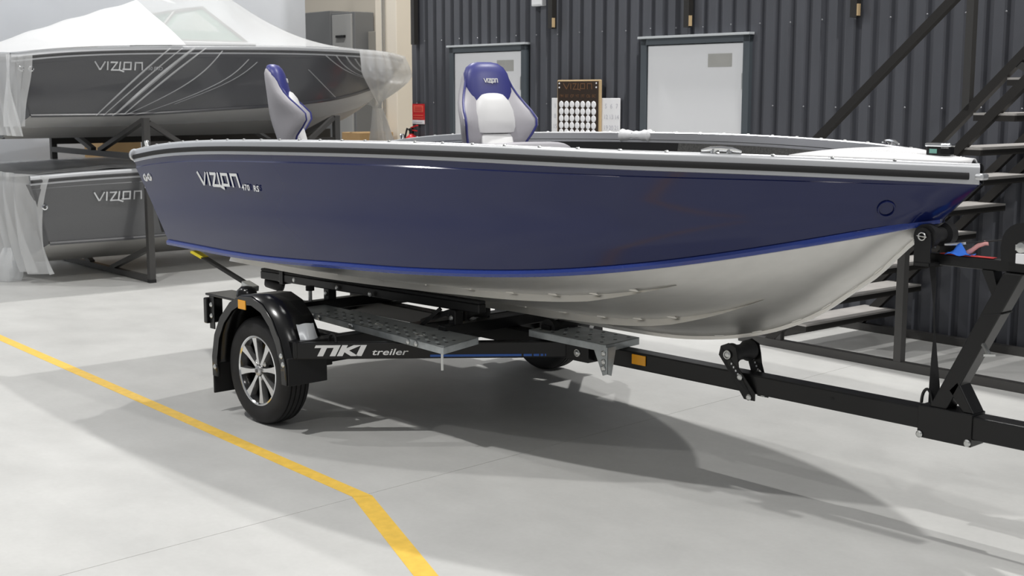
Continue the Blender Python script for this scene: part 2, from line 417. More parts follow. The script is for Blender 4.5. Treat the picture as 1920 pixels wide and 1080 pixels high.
def side_pt(t, f, s):
    """f 0 at the lower edge of the gunwale, 1 at the chine; two faint pressed knuckles"""
    A = sheer(t, s, .004, -.027); B = chine(t, s); p = A.lerp(B, f)
    return p
def bottom_pt(t, f, s):
    A = chine(t, s); B = keel(t); p = A.lerp(B, f); x = p.x
    k = max(0., min(1., (x - 1.0) / 1.6)); bul = .055 * k * (1 - max(0, (x - 2.75) / .37)) * 4 * f * (1 - f)
    return p + V((0, s * bul * .75, -bul * .45))

def hull_parts(M, root, paint, bottom_m, rail_m, rub_m, gun_m, shape=None):
    T = (lambda p: M @ shape(p)) if shape else (lambda p: M @ p)
    sub = lambda o: o
    FS = [0, .06, .072, .085, .3, .55, .56, .8, 1.0]
    OFF = [0, 0, .006, .006, .003, .002, .0035, .002, .002]
    for s in (-1, 1):
        rows = []
        for f, of in zip(FS, OFF):
            rows.append([T(side_pt(t, f, s) + V((0, s * of * min(1, (1 - t) * 14), 0))) for t in TT])
        MB().grid(rows).build('hull_side', paint, root, True)
        MB().grid([[T(bottom_pt(t, f / 8, s)) for t in TT] for f in range(9)]).build('hull_bottom', bottom_m, root, True)
        # chine rail: a rounded painted strip standing proud of the plating
        sec = [(.002, .020), (.016, .016), (.022, .004), (.018, -.010), (.004, -.012)]
        rows = []
        for dy, dz in sec: rows.append([T(chine(t, s) + V((0, s * dy * min(1, (1.004 - t) * 25), dz))) for t in TT])
        MB().grid(rows).build('chine_rail', rail_m, root, True)
        # gunwale extrusion
        sec = [(.003, -.029), (-.001, -.027), (-.001, .030), (.004, .041), (.012, .046), (.027, .046), (.033, .041), (.033, .006), (.029, .002), (.029, -.014), (.003, -.029)]
        rows = []
        for dy, dz in sec: rows.append([T(sheer(t, s, dy, dz)) for t in TT])
        MB().grid(rows).build('gunwale', gun_m, root, True)
        sec = [(.0, .013), (-.008, .0115), (-.011, .005), (-.011, -.005), (-.008, -.0115), (0, -.013)]
        rows = []
        for dy, dz in sec: rows.append([T(sheer(t * .994, s, dy, dz)) for t in TT])
        MB().grid(rows).build('rub_strip', rub_m, root, True)
    # transom
    pl = []
    for s in (1, -1):
        q = [side_pt(0, f, s) for f in (0, .25, .5, .75, 1)]
        pl += q if s == 1 else list(reversed(q))
    k = keel(0)
    pl.insert(5, k)
    MB().prism([T(p + V((.012, 0, 0))) for p in pl], M.to_3x3() @ V((.03, 0, 0))).build('transom', paint, root)

def blue_boat():
    bt = thing('motor_boat', 'glossy dark blue open motorboat with bare aluminium bottom on the black trailer', 'boat', (0, 0, .565))
    I = Matrix.Identity(4)
    hull_parts(I, bt, blue, alu, blue_rail, rub, alu_w)
    # keel bar and spray strakes
    mb = MB(); rows = []
    for dy, dz in ((-.012, .004), (-.010, -.012), (.010, -.012), (.012, .004)): rows.append([keel(t) + V((0, dy, dz)) for t in TT])
    mb.grid(rows).build('keel_bar', alu, bt, True)
    def strake(s, x0, f0, x1, f1):
        rows = [[], [], [], []]; n = 60
        for i in range(n + 1):
            k = i / n; x = x0 + (x1 - x0) * k; t = (x + 1.323) / 4.446; f = f0 + (f1 - f0) * k ** 2.2
            p = bottom_pt(t, f, s); q = bottom_pt(t, f + .025, s); nn = (q - p).normalized().cross(V((1, 0, 0))) * (s)
            nn = nn if nn.z < 0 else -nn
            h = .030 * min(1, (1 - k) * 8 + .05)
            out = V((0, s, 0))
            rows[0].append(p); rows[1].append(p + nn * h + out * .006); rows[2].append(p + nn * h - out * .010); rows[3].append(p - out * .022)
        MB().grid(rows).build('spray_strake', alu, bt, True)
        # stitch welds along the strake
    for s in (-1, 1):
        strake(s, -1.28, .47, 2.24, .22); strake(s, -1.28, .90, 2.50, .55)
    wm = MB().tube([(-.03, 0, 0), (-.02, 0, .002), (.02, 0, .002), (.03, 0, 0)], [.001, .005, .005, .001], 6).mesh('weld'); wm.materials.append(alu)
    for x in [-.1, .3, .7, 1.05, 1.35, 1.62, 1.85, 2.05]:
        for k0, f0, f1 in ((0, .47, .22), (1, .90, .55)):
            k = (x + 1.28) / (3.52 if k0 == 0 else 3.78); t = (x + 1.323) / 4.446
            inst('weld', wm, bottom_pt(t, f0 + (f1 - f0) * k ** 2.2 - .012, -1) + V((0, -.004, 0)), bt)
    for x in [1.2, 1.5, 1.8, 2.1, 2.3, 2.5, 2.64, 2.76, 2.87, 2.96]:
        t = (x + 1.323) / 4.446; d = (keel(t + .004) - keel(t - .004)).normalized()
        inst('weld', wm, keel(t) + V((0, -.014, .004)), bt, Matrix(((d.x, 0, -d.z), (0, 1, 0), (d.z, 0, d.x))))
    def inner_b(x, z):
        t = (x + 1.46) / 4.62; best = None
        for i in range(41):
            q = side_pt(min(max(t, 0), 1), i / 40, 1)
            if best is None or abs(q.z - z) < abs(best.z - z): best = q
        return best.y
    # interior: floor, side liners
    xs = [-1.2 + i * .1 for i in range(40)]
    MB().grid([[V((x, s * max(.02, min(fb(x) - .2, cb(x) - .06)), max(.93, cz(min(x, 2.6)) + .02))) for x in xs if x < 2.5] for s in (-1, 1)]).build('cockpit_floor', carpet_g, bt)
    for s in (-1, 1):
        for nm, x0, x1, mm in (('side_liner', -1.44, 1.04, carpet_b), ('carpet_liner', 1.04, 2.72, carpet_g)):
            n = 24; rows = []
            for dy, z in ((.026, -.010), (.05, -.16), (.12, -.45)):
                rows.append([V((X_, s * max(.02, min(fb(X_) - dy, inner_b(X_, fz(X_) + z) - .025)), max(fz(X_) + z, cz(X_) + .015))) for X_ in [x0 + (x1 - x0) * i / n for i in range(n + 1)]])
            MB().grid(rows).build(nm, mm, bt, True)
    # bow deck plate with raised studs
    n = 14; rows = []
    for j in range(9):
        s = -1 + 2 * j / 8; row = []
        for i in range(n + 1):
            x = 2.74 + (3.235 - 2.74) * i / n; h = max(.008, fb(x) - .022)
            row.append(V((x, s * h, fz(x) + .0470 + .014 * (1 - s * s))))
        rows.append(row)
    dk = MB().grid(rows).build('bow_deck', deckw, bt, True, solid=.004)
    st = MB()
    for i in range(25):
        x = 2.76 + i * .018; h = fb(x) - .065; j = -h
        while j < h:
            s = j / (fb(x) - .05); z = fz(x) + .0495 + .014 * (1 - s * s)
            jj = j + (.009 if i % 2 else 0); c = V((x, jj, z)); d = V((.006, .003 if i % 2 else -.003, 0)); e = V((-d.y, d.x, 0)) * .5
            st.add([c - d, c + e, c + d, c - e, c + V((0, 0, .0015))], [(0, 1, 4), (1, 2, 4), (2, 3, 4), (3, 0, 4)]); j += .018
    so = st.build('tread_studs', deckw, dk); so['kind'] = 'stuff'
    # transom top cap, corner caps, bow cap
    MB().prism([V((-1.50, -.86, 1.10)), V((-1.50, .86, 1.10)), V((-1.49, .86, 1.19)), V((-1.49, -.86, 1.19))], (.06, 0, 0)).build('transom_cap', alu_w, bt, bevel=.005)
    for s in (-1, 1):
        c = sheer(0, s, .014, 0)
        MB().lathe([(0, .026), (.026, .022), (.036, .006), (.036, -.02), (0, -.022)], c + V((-.008, 0, .012)), (-1, 0, 0), 14).build('corner_cap', alu_w, bt, True)
        MB().lathe([(0, .035), (.012, .034), (.017, .026), (.015, .012), (.010, 0)], sheer(.035, s, .018, .046), (0, 0, 1), 12).build('rope_stud', chrome, bt, True)
    MB().bar((3.205, 0, 1.353), (3.283, 0, 1.352), .052, .024).build('bow_cap', alu_w, bt, bevel=.008)
    # cleats on both gunwales
    for t in (.849, ):
        for s in (-1, 1):
            d = (sheer(t + .01, s, .02, .046) - sheer(t - .01, s, .02, .046)).normalized(); c = sheer(t, s, .018, .046)
            MB().tube([c - d * .075 + UP * .008, c - d * .04 + UP * .015, c + UP * .017, c + d * .04 + UP * .015, c + d * .075 + UP * .008], [.004, .009, .010, .009, .004], 8).tube([c - d * .03, c - d * .028 + UP * .015], .010, 8).tube([c + d * .03, c + d * .028 + UP * .015], .010, 8).build('mooring_cleat', chrome, bt, True)
    # navigation light
    nl = MB().prism([V((3.06, -.035, 1.425)), V((3.12, -.035, 1.425)), V((3.145, -.018, 1.425)), V((3.145, .018, 1.425)), V((3.12, .035, 1.425)), V((3.06, .035, 1.425))], (0, 0, .030)).build('navigation_light', blkp, bt, bevel=.004)
    MB().prism([V((3.055, -.038, 1.4555)), V((3.122, -.038, 1.4555)), V((3.15, -.018, 1.4555)), V((3.15, .018, 1.4555)), V((3.122, .038, 1.4555)), V((3.055, .038, 1.4555))], (0, 0, .014)).build('light_cap', chrome, nl, bevel=.005)
    MB().prism([V((3.075, -.037, 1.432)), V((3.105, -.037, 1.432)), V((3.105, -.037, 1.448)), V((3.075, -.037, 1.448))], (0, .003, 0)).build('lens', mat('green_lens', (.20, .42, .36), .1), nl)
    # gunwale screws
    sm = MB().lathe([(0, .005), (.007, .004), (.009, 0)], (0, 0, 0), (0, 0, 1), 8).mesh('screw'); sm.materials.append(zinc)
    for s in (-1, 1):
        for i in range(27):
            t = .03 + i * .0355
            if t < .985: inst('screw', sm, sheer(t, s, .014, .0455), bt)
    # drain eyelets near the stern and the bow eye
    for x in (-1.385, -1.325):
        t = (x + 1.46) / 4.7; p = side_pt(t, .20, -1); n_ = (side_pt(t + .01, .2, -1) - side_pt(t - .01, .2, -1)).cross(side_pt(t, .25, -1) - side_pt(t, .15, -1)).normalized()
        if n_.y > 0: n_ = -n_
        e = MB().lathe([(.011, .002), (.013, .010), (.020, .011), (.024, .006), (.024, 0)], p, n_, 18).build('drain_fitting', chrome, bt, True)
        MB().lathe([(0, .0035), (.0115, .003)], p, n_, 14).build('drain_hole', rub, e)
    p = side_pt(.958, .52, -1); n_ = (side_pt(.968, .5, -1) - side_pt(.948, .5, -1)).cross(side_pt(.958, .6, -1) - side_pt(.958, .4, -1)).normalized()
    if n_.y > 0: n_ = -n_
    MB().lathe([(.026, .000), (.028, .006), (.032, .006), (.034, 0)], p + n_ * .004, n_, 20).build('bow_ring', blue, bt, True)
    # word mark
    def onside(p):
        t = (p.x + 1.46) / 4.66
        best = side_pt(t, 0, -1)
        for i in range(41):
            q = side_pt(t, i / 40, -1)
            if abs(q.z - p.z) < abs(best.z - p.z): best = q
        return V((p.x, best.y - .0065, p.z))
    logo('word_mark', (-.700, -.95, 1.170), (1, 0, .02), (0, 0, 1), .43, .060, chrome, bt, .0150, onside, 'silver VIZION lettering')
    ux = (V((-.08, onside(V((-.08, 0, 1.17))).y, 1.17)) - V((-.26, onside(V((-.26, 0, 1.17))).y, 1.17)))
    y0 = onside(V((-.26, 0, 1.17))).y
    for tx, x_, lb in (('470', -.245, 'silver 470 lettering'), ('RS', -.128, 'silver RS lettering')):
        lettering('model_mark', tx, .046, (x_, onside(V((x_, 0, 1.17))).y - .002, 1.163), ux, (0, -.25, 1), chrome, bt, 1.05, .95, shear=.15, bold=.0012, space=1.12, label=lb)
    return bt
bt = blue_boat()

# ------------------------------------------------------------------ boat seats (bolted in: parts of the boat)
def seat(loc, yaw, label, ch=.105):
    M = Matrix.Translation(V(loc)) @ Matrix.Rotation(yaw, 4, 'Z')
    # local: +X forward, Y sideways, Z up from the cushion top
    def loft(secs, n=28, pw=2.6):
        mb = MB(); rows = []
        for z, cx, dx, w_, tw in secs:
            r_ = []
            for k in range(n + 1):
                t = 2 * math.pi * k / n; c, s_ = math.cos(t), math.sin(t)
                x = math.copysign(abs(c) ** (2 / pw), c) * dx; y = math.copysign(abs(s_) ** (2 / pw), s_) * w_
                r_.append(M @ V((cx + x + tw * (abs(y) / .25) ** 2, y * .85, z)))
            rows.append(r_)
        mb.grid(rows); mb.f.append(tuple(range(n))); mb.f.append(tuple(range((len(rows) - 1) * (n + 1), (len(rows) - 1) * (n + 1) + n)))
        return mb
    lean = lambda z: -.03 - .20 * z
    # grey shell with wings that come forward low down
    W_S = ((-.10, .15, .05, .02), (-.03, .165, .05, .025), (.04, .18, .055, .04), (.10, .205, .062, .075), (.15, .232, .068, .115), (.19, .248, .07, .135), (.225, .250, .07, .135), (.265, .238, .067, .11), (.305, .215, .063, .08), (.345, .190, .058, .05), (.38, .170, .054, .03), (.42, .152, .05, .012), (.455, .134, .045, .0), (.48, .105, .034, 0), (.492, .06, .016, 0))
    sh = loft([(z, lean(z), th, w_, wing) for z, w_, th, wing in W_S]).build('seat', seat_g, bt, True, label=label)
    # blue head section wraps the top
    secs = [(z, lean(z) + o_ + .020, d_, w_, t_) for z, o_, d_, w_, t_ in ((.20, .03, .02, .09, .0), (.24, .018, .035, .125, .012), (.30, .010, .048, .146, .018), (.36, .004, .053, .153, .016), (.41, 0, .054, .150, .010), (.45, -.002, .052, .140, .005), (.48, -.005, .046, .120, 0), (.50, -.008, .034, .085, 0), (.507, -.010, .014, .045, 0))]
    loft(secs, pw=2.5).build('headrest', seat_b, sh, True)
    # white lumbar cushion, lower pad
    secs = [(.150, lean(.15) + .070, .012, .105, .0), (.157, lean(.157) + .062, .046, .130, .0), (.185, lean(.185) + .058, .062, .142, .006), (.22, lean(.22) + .056, .066, .142, .006), (.265, lean(.265) + .054, .066, .132, .004), (.31, lean(.31) + .052, .060, .112, .0), (.343, lean(.343) + .048, .044, .082, 0), (.360, lean(.360) + .046, .016, .045, 0)]
    loft(secs, pw=2.5).build('lumbar_cushion', seat_w, sh, True)
    secs = [(-.10, lean(-.1) + .075, .05, .122, 0), (.0, lean(0) + .068, .05, .118, 0), (.13, lean(.13) + .060, .050, .106, 0), (.148, lean(.148) + .060, .03, .098, 0)]
    loft(secs, pw=3.5).build('lower_pad', seat_w, sh, True)
    # piping along the wing edges
    for s in (-1, 1):
        pts = []
        for z, w_, th, wing in W_S[1:12]:
            k = .93; pts.append(M @ V((lean(z) + th * (1 - k ** 2.6) ** (1 / 2.6) + wing * (w_ * k / .25) ** 2 + .002, s * w_ * k * .85, z)))
        MB().tube(pts, .006, 8).build('piping', seat_b, sh, True)
    # cushion with front bolster
    mb = MB(); rows = []
    for x, hw, zt, zb in ((.02, .15, .0, -.10), (.05, .20, .0, -.12), (.15, .215, -.006, -.12), (.28, .22, -.004, -.12), (.36, .222, .008, -.12), (.42, .22, .016, -.11), (.465, .205, .008, -.10), (.49, .17, -.03, -.08)):
        r_ = []
        for k in range(25):
            t = 2 * math.pi * k / 24; c, s_ = math.cos(t), math.sin(t)
            y = math.copysign(abs(c) ** .55, c) * hw; zz = (zt + zb) / 2 + math.copysign(abs(s_) ** .55, s_) * (zt - zb) / 2
            r_.append(M @ V((x - .03, y, zz + ch)))
        rows.append(r_)
    mb.grid(rows); mb.f.append(tuple(range(24))); mb.f.append(tuple(range(len(rows[0]) * 7, len(rows[0]) * 7 + 24)))
    mb.build('seat_cushion', seat_g, sh, True)
    p0 = M @ V((.2, 0, -.17))
    MB().lathe([(.16, -.265), (.16, -.255), (.04, -.25), (.035, 0)], p0, (0, 0, 1), 20).build('pedestal', blkp, sh, True)
    # little word mark on the head section
    o = M @ V((lean(.40) + .074, -.040, .405)); logo('word_mark', o, M.to_3x3() @ V((0, 1, 0)), M.to_3x3() @ V((-.2, 0, 1)), .075, .018, white, sh, .0045)
    return sh
seat((.645, -.02, 1.30), R(-15), 'grey and white bucket seat with blue head section facing the bow')
seat((-.965, -.16, 1.31), R(52), 'grey bucket seat with blue head section turned side-on, near the stern', .03)

# ------------------------------------------------------------------ things lying on the boat
pad = MB(); rows = []
for i in range(13):
    k = i / 12; x = .585 + .25 * k; c = sheer((x + 1.5) / 4.766, 1, .016, .022); rr = .030 + .006 * math.cos(k * 2 * math.pi) + .003 * math.sin(i * 2.3)
    if i in (0, 12): rr = .018
    rows.append([c + V((0, math.cos(2 * math.pi * j / 16) * (rr - .002), math.sin(2 * math.pi * j / 16) * rr + .004)) for j in range(17)])
pad.grid(rows); pad.f.append(tuple(range(16))); pad.f.append(tuple(range(12 * 17, 12 * 17 + 16)))
tag(pad.build('foam_wrap', foamw, None, True), 'white foam wrap around the far gunwale of the blue boat', 'foam wrap')

# ------------------------------------------------------------------ trailer
def trailer():
    tr = thing('boat_trailer', 'black single-axle boat trailer with galvanised steps under the blue boat', 'trailer', (0, 0, 0))
    # drawbar (square tube) and inserted front tube
    MB().box((-.62, -.04, .392), (3.30, .04, .474)).build('drawbar', blk, tr, bevel=.006)
    fr = MB().box((3.28, -.043, .389), (4.9, .043, .477)).build('drawbar_extension', blk, tr, bevel=.006)
    bm_ = MB().lathe([(0, .008), (.009, .007), (.014, .003), (.014, 0)], (0, 0, 0), (0, -1, 0), 10).mesh('bolt'); bm_.materials.append(zinc)
    def bolt(p, parent=tr): return inst('bolt', bm_, p, parent)
    # splayed side beams
    for s in (-1, 1):
        P = V((.335, s * 1.045, .425)); Q = V((1.20, s * .045, .428))
        b = MB().bar(P, Q, .05, .08).build('side_beam', blk, tr, bevel=.006)
        if s < 0:
            d = (Q - P).normalized(); nn = d.cross(UP).normalized(); nn = nn if nn.y < 0 else -nn
            f0 = P + nn * .0262
            lettering('trailer_lettering', 'TIKI', .070, f0 + d * .092 - UP * .021, d, UP, white, b, 1.98, .98, shear=.25, bold=.0034, space=1.0, label='bold white TIKI lettering')
            lettering('trailer_lettering', 'treiler', .050, f0 + d * .378 - UP * .020, d, UP, white, b, 1.36, .86, shear=.25, bold=.0005, label='thin white treiler lettering')
            L0 = .66
            for a, c in ((L0, 1.10), (1.11, 1.15), (1.158, 1.185), (1.192, 1.205), (1.212, 1.219)):
                MB().prism([f0 + d * a - UP * .031, f0 + d * c - UP * .031, f0 + d * c - UP * .020, f0 + d * a - UP * .020], nn * .001).build('stripe', lightblue, b)
    MB().box((1.22, -.075, .384), (1.37, .075, .482)).build('junction_plate', blk, tr, bevel=.004)
    w_ = MB().lathe([(.007, .004), (.018, .004), (.020, 0)], (1.30, -.077, .425), (0, -1, 0), 18).build('washer', zinc, tr, True); bolt((1.30, -.080, .425))
    # cross members, axle, chassis rails
    MB().box((.29, -1.05, .388), (.37, 1.05, .468)).build('cross_member', blk, tr, bevel=.005)
    MB().box((-.62, -.80, .405), (-.55, .80, .475)).build('cross_member', blk, tr, bevel=.005)
    MB().box((.72, -.46, .474), (.78, .46, .53)).build('cross_member', blk, tr, bevel=.005)
    MB().box((-.36, -.62, .474), (-.30, .62, .53)).build('cross_member', blk, tr, bevel=.005)
    for s in (-1, 1): MB().box((-.62, s * .78 - .03, .41), (.33, s * .78 + .03, .47)).build('chassis_rail', blk, tr, bevel=.005)
    MB().bar((.12, -.86, .33), (.12, .86, .33), .075, .075).build('axle', blk, tr, bevel=.008)
    for s in (-1, 1):
        MB().bar((.12, s * .85, .33), (0, s * .85, .275), .05, .05).build('swing_arm', blk, tr, bevel=.006)
        MB().box((.04, s * .78 - .055, .29), (.20, s * .78 + .055, .412)).build('axle_bracket', blk, tr, bevel=.004)
    # tow eye with shackle on the near beam end
    MB().tube([V((.46, -.90 + .02 * 0, .468)) + V((math.cos(a) * .028, 0, math.sin(a) * .034)) for a in [i * math.pi / 10 for i in range(11)]], .007, 8).build('lashing_ring', blk, tr, True)
    # bunks, rollers and hangers
    for s in (-1, 1):
        b = MB().bar((-.96, s * .40, .603), (.92, s * .345, .622), .05, .046).build('bunk', blk, tr, bevel=.006)
        MB().bar((-.96, s * .40, .634), (.92, s * .345, .652), .046, .016).build('bunk_pad', rub, b, bevel=.006)
        for x in (-.33, .75):
            MB().box((x - .025, s * .37 - .026, .52), (x + .025, s * .37 + .026, .60)).build('bunk_hanger', blk, tr, bevel=.004)
            bolt((x, s * .37 - .028, .56))
        for x in (-.86, -.62, -.2, .1):
            bolt((x, s * .385 - .0275, .607))
        c = V((-.86, s * .39, .562))
        MB().tube([c + V((-.09, 0, .012)), c + V((-.07, 0, -.008)), c + V((.06, 0, -.018)), c + V((.09, 0, .002))], [.012, .028, .028, .012], 12).build('rocker_pad', rub, tr, True)
        MB().box((-.76, s * .393 - .032, .570), (-.72, s * .393 + .032, .646)).build('bunk_clamp', blk, tr, bevel=.004)
        MB().tube([(-.33, s * .50, .53), (-.33, s * .50, .60)], .011, 10).build('adjusting_bolt', zinc, tr, True)
        MB().lathe([(0, .016), (.024, .012), (.024, -.012), (0, -.016)], (-.33, s * .50, .60), (0, 0, 1), 12).build('end_cap', rub, tr, True)
    for x, z in ((-.50, .515), (.45, .515), (1.10, .515)):
        MB().lathe([(.012, -.085), (.048, -.08), (.048, -.055), (.034, -.03), (.030, 0), (.034, .03), (.048, .055), (.048, .08), (.012, .085)], (x, 0, z), (0, 1, 0), 20).build('keel_roller', rub, tr, True)
        for s in (-1, 1): MB().box((x - .03, s * .092 - .003, .44), (x + .03, s * .092 + .003, z + .02)).build('roller_bracket', blk, tr)
    # diagonal hanger braces
    for s in (-1, 1):
        MB().bar((.45, s * .34, .50), (.72, s * .36, .59), .024, .024).build('brace', blk, tr)
        MB().bar((.62, s * .36, .588), (.50, s * .42, .47), .018, .018).build('brace', blk, tr)
    # galvanised steps
    def step(corners, z, name_l):
        t_ = .004; A, B, C_, D = [V((x, y, z)) for x, y in corners]
        st = MB().prism([A, B, C_, D], (0, 0, -t_)).build('step_plank', galv, tr, label=name_l)
        for p, q in ((A, B), (B, C_), (C_, D), (D, A)):
            MB().prism([p, q, q - UP * .034, p - UP * .034], (UP.cross(q - p)).normalized() * .003).build('step_edge', galv, st)
        ux = (B - A).normalized(); L = (B - A).length; uy = (D - A).normalized(); W_ = (D - A).length
        dm = MB().lathe([(.004, .004), (.008, .0035), (.012, .0)], (0, 0, 0), (0, 0, 1), 8).mesh('dimple'); dm.materials.append(galv)
        hm = MB().lathe([(0, .0004), (.010, .0004)], (0, 0, 0), (0, 0, 1), 10).mesh('drain_hole'); hm.materials.append(rub)
        n = 0; x = .05
        while x < L - .03:
            for j in range(5):
                if (n + j) % 2 == 0 and (L < .8 or x > L * .32): inst('dimple' if j % 2 else 'drain_hole', dm if j % 2 else hm, A + ux * x + uy * (W_ * (.14 + .18 * j)), st)
            x += .042; n += 1
        return st, A, ux, uy, L, W_
    st, A, ux, uy, L, W_ = step([(-.62, -.585), (1.08, -.722), (1.0, -.44), (-.66, -.425)], .506, 'long galvanised step beside the near wheel')
    for a in (.62, .83):
        c = A + ux * (L * a) + uy * (W_ * .5) + UP * .002
        MB().tube([c + ux * (.035 * math.cos(t)) + uy * (.012 * math.sin(t)) for t in [i * math.pi / 6 for i in range(13)]], .003, 6).build('slot_rim', zinc, st, True)
    for a in (.30, .34, .52, .53, .83, .87):
        bolt(A + ux * (L * a) - uy * .004 - UP * .018, st)
    MB().tube([V((1.045, -.70, .50)), V((1.045, -.70, .39))], .006, 8).build('step_bolt', zinc, tr, True)
    for x, y in ((-.3, -.42), (.33, -.45), (.8, -.5)): MB().box((x - .02, y - .03, .466 if x != .8 else .44), (x + .02, y + .03, .473)).build('step_stay', blk, tr)
    step([(-.66, .425), (1.0, .44), (1.08, .722), (-.62, .585)], .506, 'long galvanised step beside the far wheel')
    s2, A2, *_ = step([(1.035, -.145), (1.565, -.160), (1.54, .095), (1.03, .112)], .512, 'short galvanised step on the drawbar')
    MB().prism([(1.475, -.155, .50), (1.575, -.158, .50), (1.575, -.158, .375), (1.545, -.157, .365)], (0, .003, 0)).build('step_bracket', galv, tr)
    MB().prism([(1.575, -.158, .50), (1.575, -.158, .375), (1.575, -.13, .365), (1.575, -.10, .50)], (-.003, 0, 0)).build('step_bracket', galv, tr)
    for z in (.47, .43, .40): bolt((1.55, -.159, z))
    # amber reflector on drawbar
    MB().box((1.622, -.047, .418), (1.705, -.0405, .464)).build('reflector', orange, tr, bevel=.002)
    # wheels and fenders
    for s in (-1, 1):
        yo = s * 1.056; ax = V((0, s, 0)); c = V((0, s * 0.975, .272))
        prof = [(.168, .052), (.176, .070), (.205, .080), (.235, .080), (.256, .072), (.2675, .058), (.270, .050)]
        half = prof + [(.2705, .044), (.263, .043), (.263, .036), (.2715, .035), (.2715, .018), (.264, .017), (.264, .010), (.272, .009)]
        full = half + [(r_, -h) for r_, h in reversed(half)]
        wh = MB().lathe(full, c, ax, 64, True).build('wheel', tyre_m, tr, True, label='black road tyre on a dark eight-spoke rim')
        MB().lathe([(.166, .066), (.171, .072), (.178, .071), (.180, .062), (.178, .055)], c, ax, 48).build('rim_lip', chrome, wh, True)
        MB().lathe([(.167, .066), (.158, .050), (.150, .0), (.145, -.03), (.03, -.03), (0, -.03)], c, ax, 48).build('rim_barrel', rimblk, wh, True)
        MB().lathe([(.115, -.026), (.115, -.012), (.02, -.010)], c, ax, 32).build('brake_drum', mat('drum_dark', (.05, .05, .052), .4, .6), wh, True)
        for k in range(8):
            t = 2 * math.pi * (k + .2) / 8; rd = V((math.cos(t), 0, math.sin(t))); tg = V((-math.sin(t), 0, math.cos(t)))
            P = [(.030, .010, .058), (.075, .009, .060), (.12, .0125, .062), (.168, .020, .066)]
            mb = MB(); rows = []
            for k2 in range(5):
                rows.append([])
                for r_, hw, h in P:
                    off = [(-1.25, h - .03), (-1, h), (1, h), (1.25, h - .03), (-1.25, h - .03)][k2]
                    rows[-1].append(c + rd * r_ + tg * (off[0] * hw) + ax * off[1])
            mb.grid(rows).build('spoke', mat('machined_spoke', (.70, .70, .70), .24, .9), wh)
        MB().lathe([(0, .072), (.020, .071), (.026, .066), (.028, .050)], c, ax, 24).build('hub_cap', mat('hub_silver', (.62, .62, .63), .3, .9), wh, True)
        MB().lathe([(0, .0735), (.010, .073)], c, ax, 16).build('hub_badge', rimblk, wh)
        for k in range(4):
            t = 2 * math.pi * (k + .5) / 4
            inst('bolt', bm_, c + V((math.cos(t) * .05, s * .045, math.sin(t) * .05)), wh, Matrix.Rotation(math.pi if s > 0 else 0, 3, 'Z'))
        # fender arch
        arc = [(-.352, .20), (-.355, .30), (-.325, .42), (-.262, .52), (-.165, .605), (-.06, .652), (.05, .660), (.15, .632), (.235, .565), (.30, .47), (.345, .36), (.352, .26)]
        inn = [(x * .865, .272 + (z - .272) * .885 if z > .272 else z) for x, z in arc]
        y1 = s * 1.090; y0 = s * .865
        mb = MB(); mb.grid([[V((x, y1, z)) for x, z in arc], [V((x, y0, z)) for x, z in arc]])
        fd = mb.build('fender', blkp, tr, True, solid=.005)
        mb = MB(); mb.grid([[V((x, y1 + s * .002, z)) for x, z in arc], [V((x * .99, y1 + s * .006, .272 + (z - .272) * .99)) for x, z in arc], [V((x, y1 + s * .004, z)) for x, z in inn], [V((x, y1 - s * .01, z)) for x, z in inn]])
        mb.build('fender_lip', blkp, fd, True, solid=.003)
        MB().grid([[V((x, y0, z)) for x, z in arc], [V((x * .8, y0, .272 + (z - .272) * .78 if z > .272 else z)) for x, z in arc]]).build('fender_inner', blkp, fd, True)
        MB().box((-.362, min(y0, y1), .105), (-.348, max(y0, y1), .26)).build('mud_flap', rub, fd, bevel=.004)
        MB().box((.343, min(y0, y1), .255), (.357, max(y0, y1), .392)).build('mud_flap', rub, fd, bevel=.004)
        MB().box((-.075, y1 + s * .006 - .003, .586), (-.005, y1 + s * .006 + .003, .632)).build('reflector', orange, fd, bevel=.002)
        for p in ((-.325, .25), (.325, .36), (.31, .40)): inst('bolt', bm_, (p[0], y1 + s * .006, p[1]), fd, Matrix.Rotation(math.pi if s > 0 else 0, 3, 'Z'))
        # clear bag taped to the front slope of the fender
        mb = MB(); rows = []
        for i in range(7):
            rows.append([]);
            for j in range(7):
                k = i / 6; x = .275 + .075 * k; z = .525 - .155 * k; q = math.sin(math.pi * j / 6) * math.sin(math.pi * (i + .5) / 7)
                rows[-1].append(V((x + .012 + .02 * q + .006 * random.random(), s * (.895 + .10 * j / 6), z + .010 + .012 * q + .006 * random.random())))
        mb.grid(rows).build('wrapped_clip', mat('foil_clip', (.62, .64, .66), .3, .2), fd, True)
        # tail light unit
        tl = MB().box((-.64, s * .93 - .05, .425), (-.602, s * .93 + .05, .565)).build('tail_light', blkp, tr, bevel=.008)
        MB().box((-.648, s * .93 - .042, .435), (-.640, s * .93 + .042, .555)).build('lens', mat('red_lens', (.35, .01, .01), .15), tl)
        pl = MB().box((-.64, min(s * .80, s * .965), .576), (-.25, max(s * .80, s * .965), .588)).build('light_shelf', blkp, tr, bevel=.003)
        MB().box((-.602, s * .96 - .003, .40), (-.555, s * .96 + .003, .576)).build('light_bracket', blk, tr)
        for z in (.53, .47): bolt((-.58, s * .96 - .004, z))
        MB().lathe([(0, .05), (.03, .046), (.052, .025), (.056, 0)], (-.42, s * .84, .588), (0, 0, 1), 16).build('strap_roller_cover', blkp, tr, True)
    # keel roller on the drawbar
    c = V((2.205, 0, .552))
    MB().lathe([(.012, -.075), (.044, -.072), (.046, -.05), (.036, -.03), (.033, 0), (.036, .03), (.046, .05), (.044, .072), (.012, .075)], c, (0, 1, 0), 24).build('keel_roller', rub, tr, True)
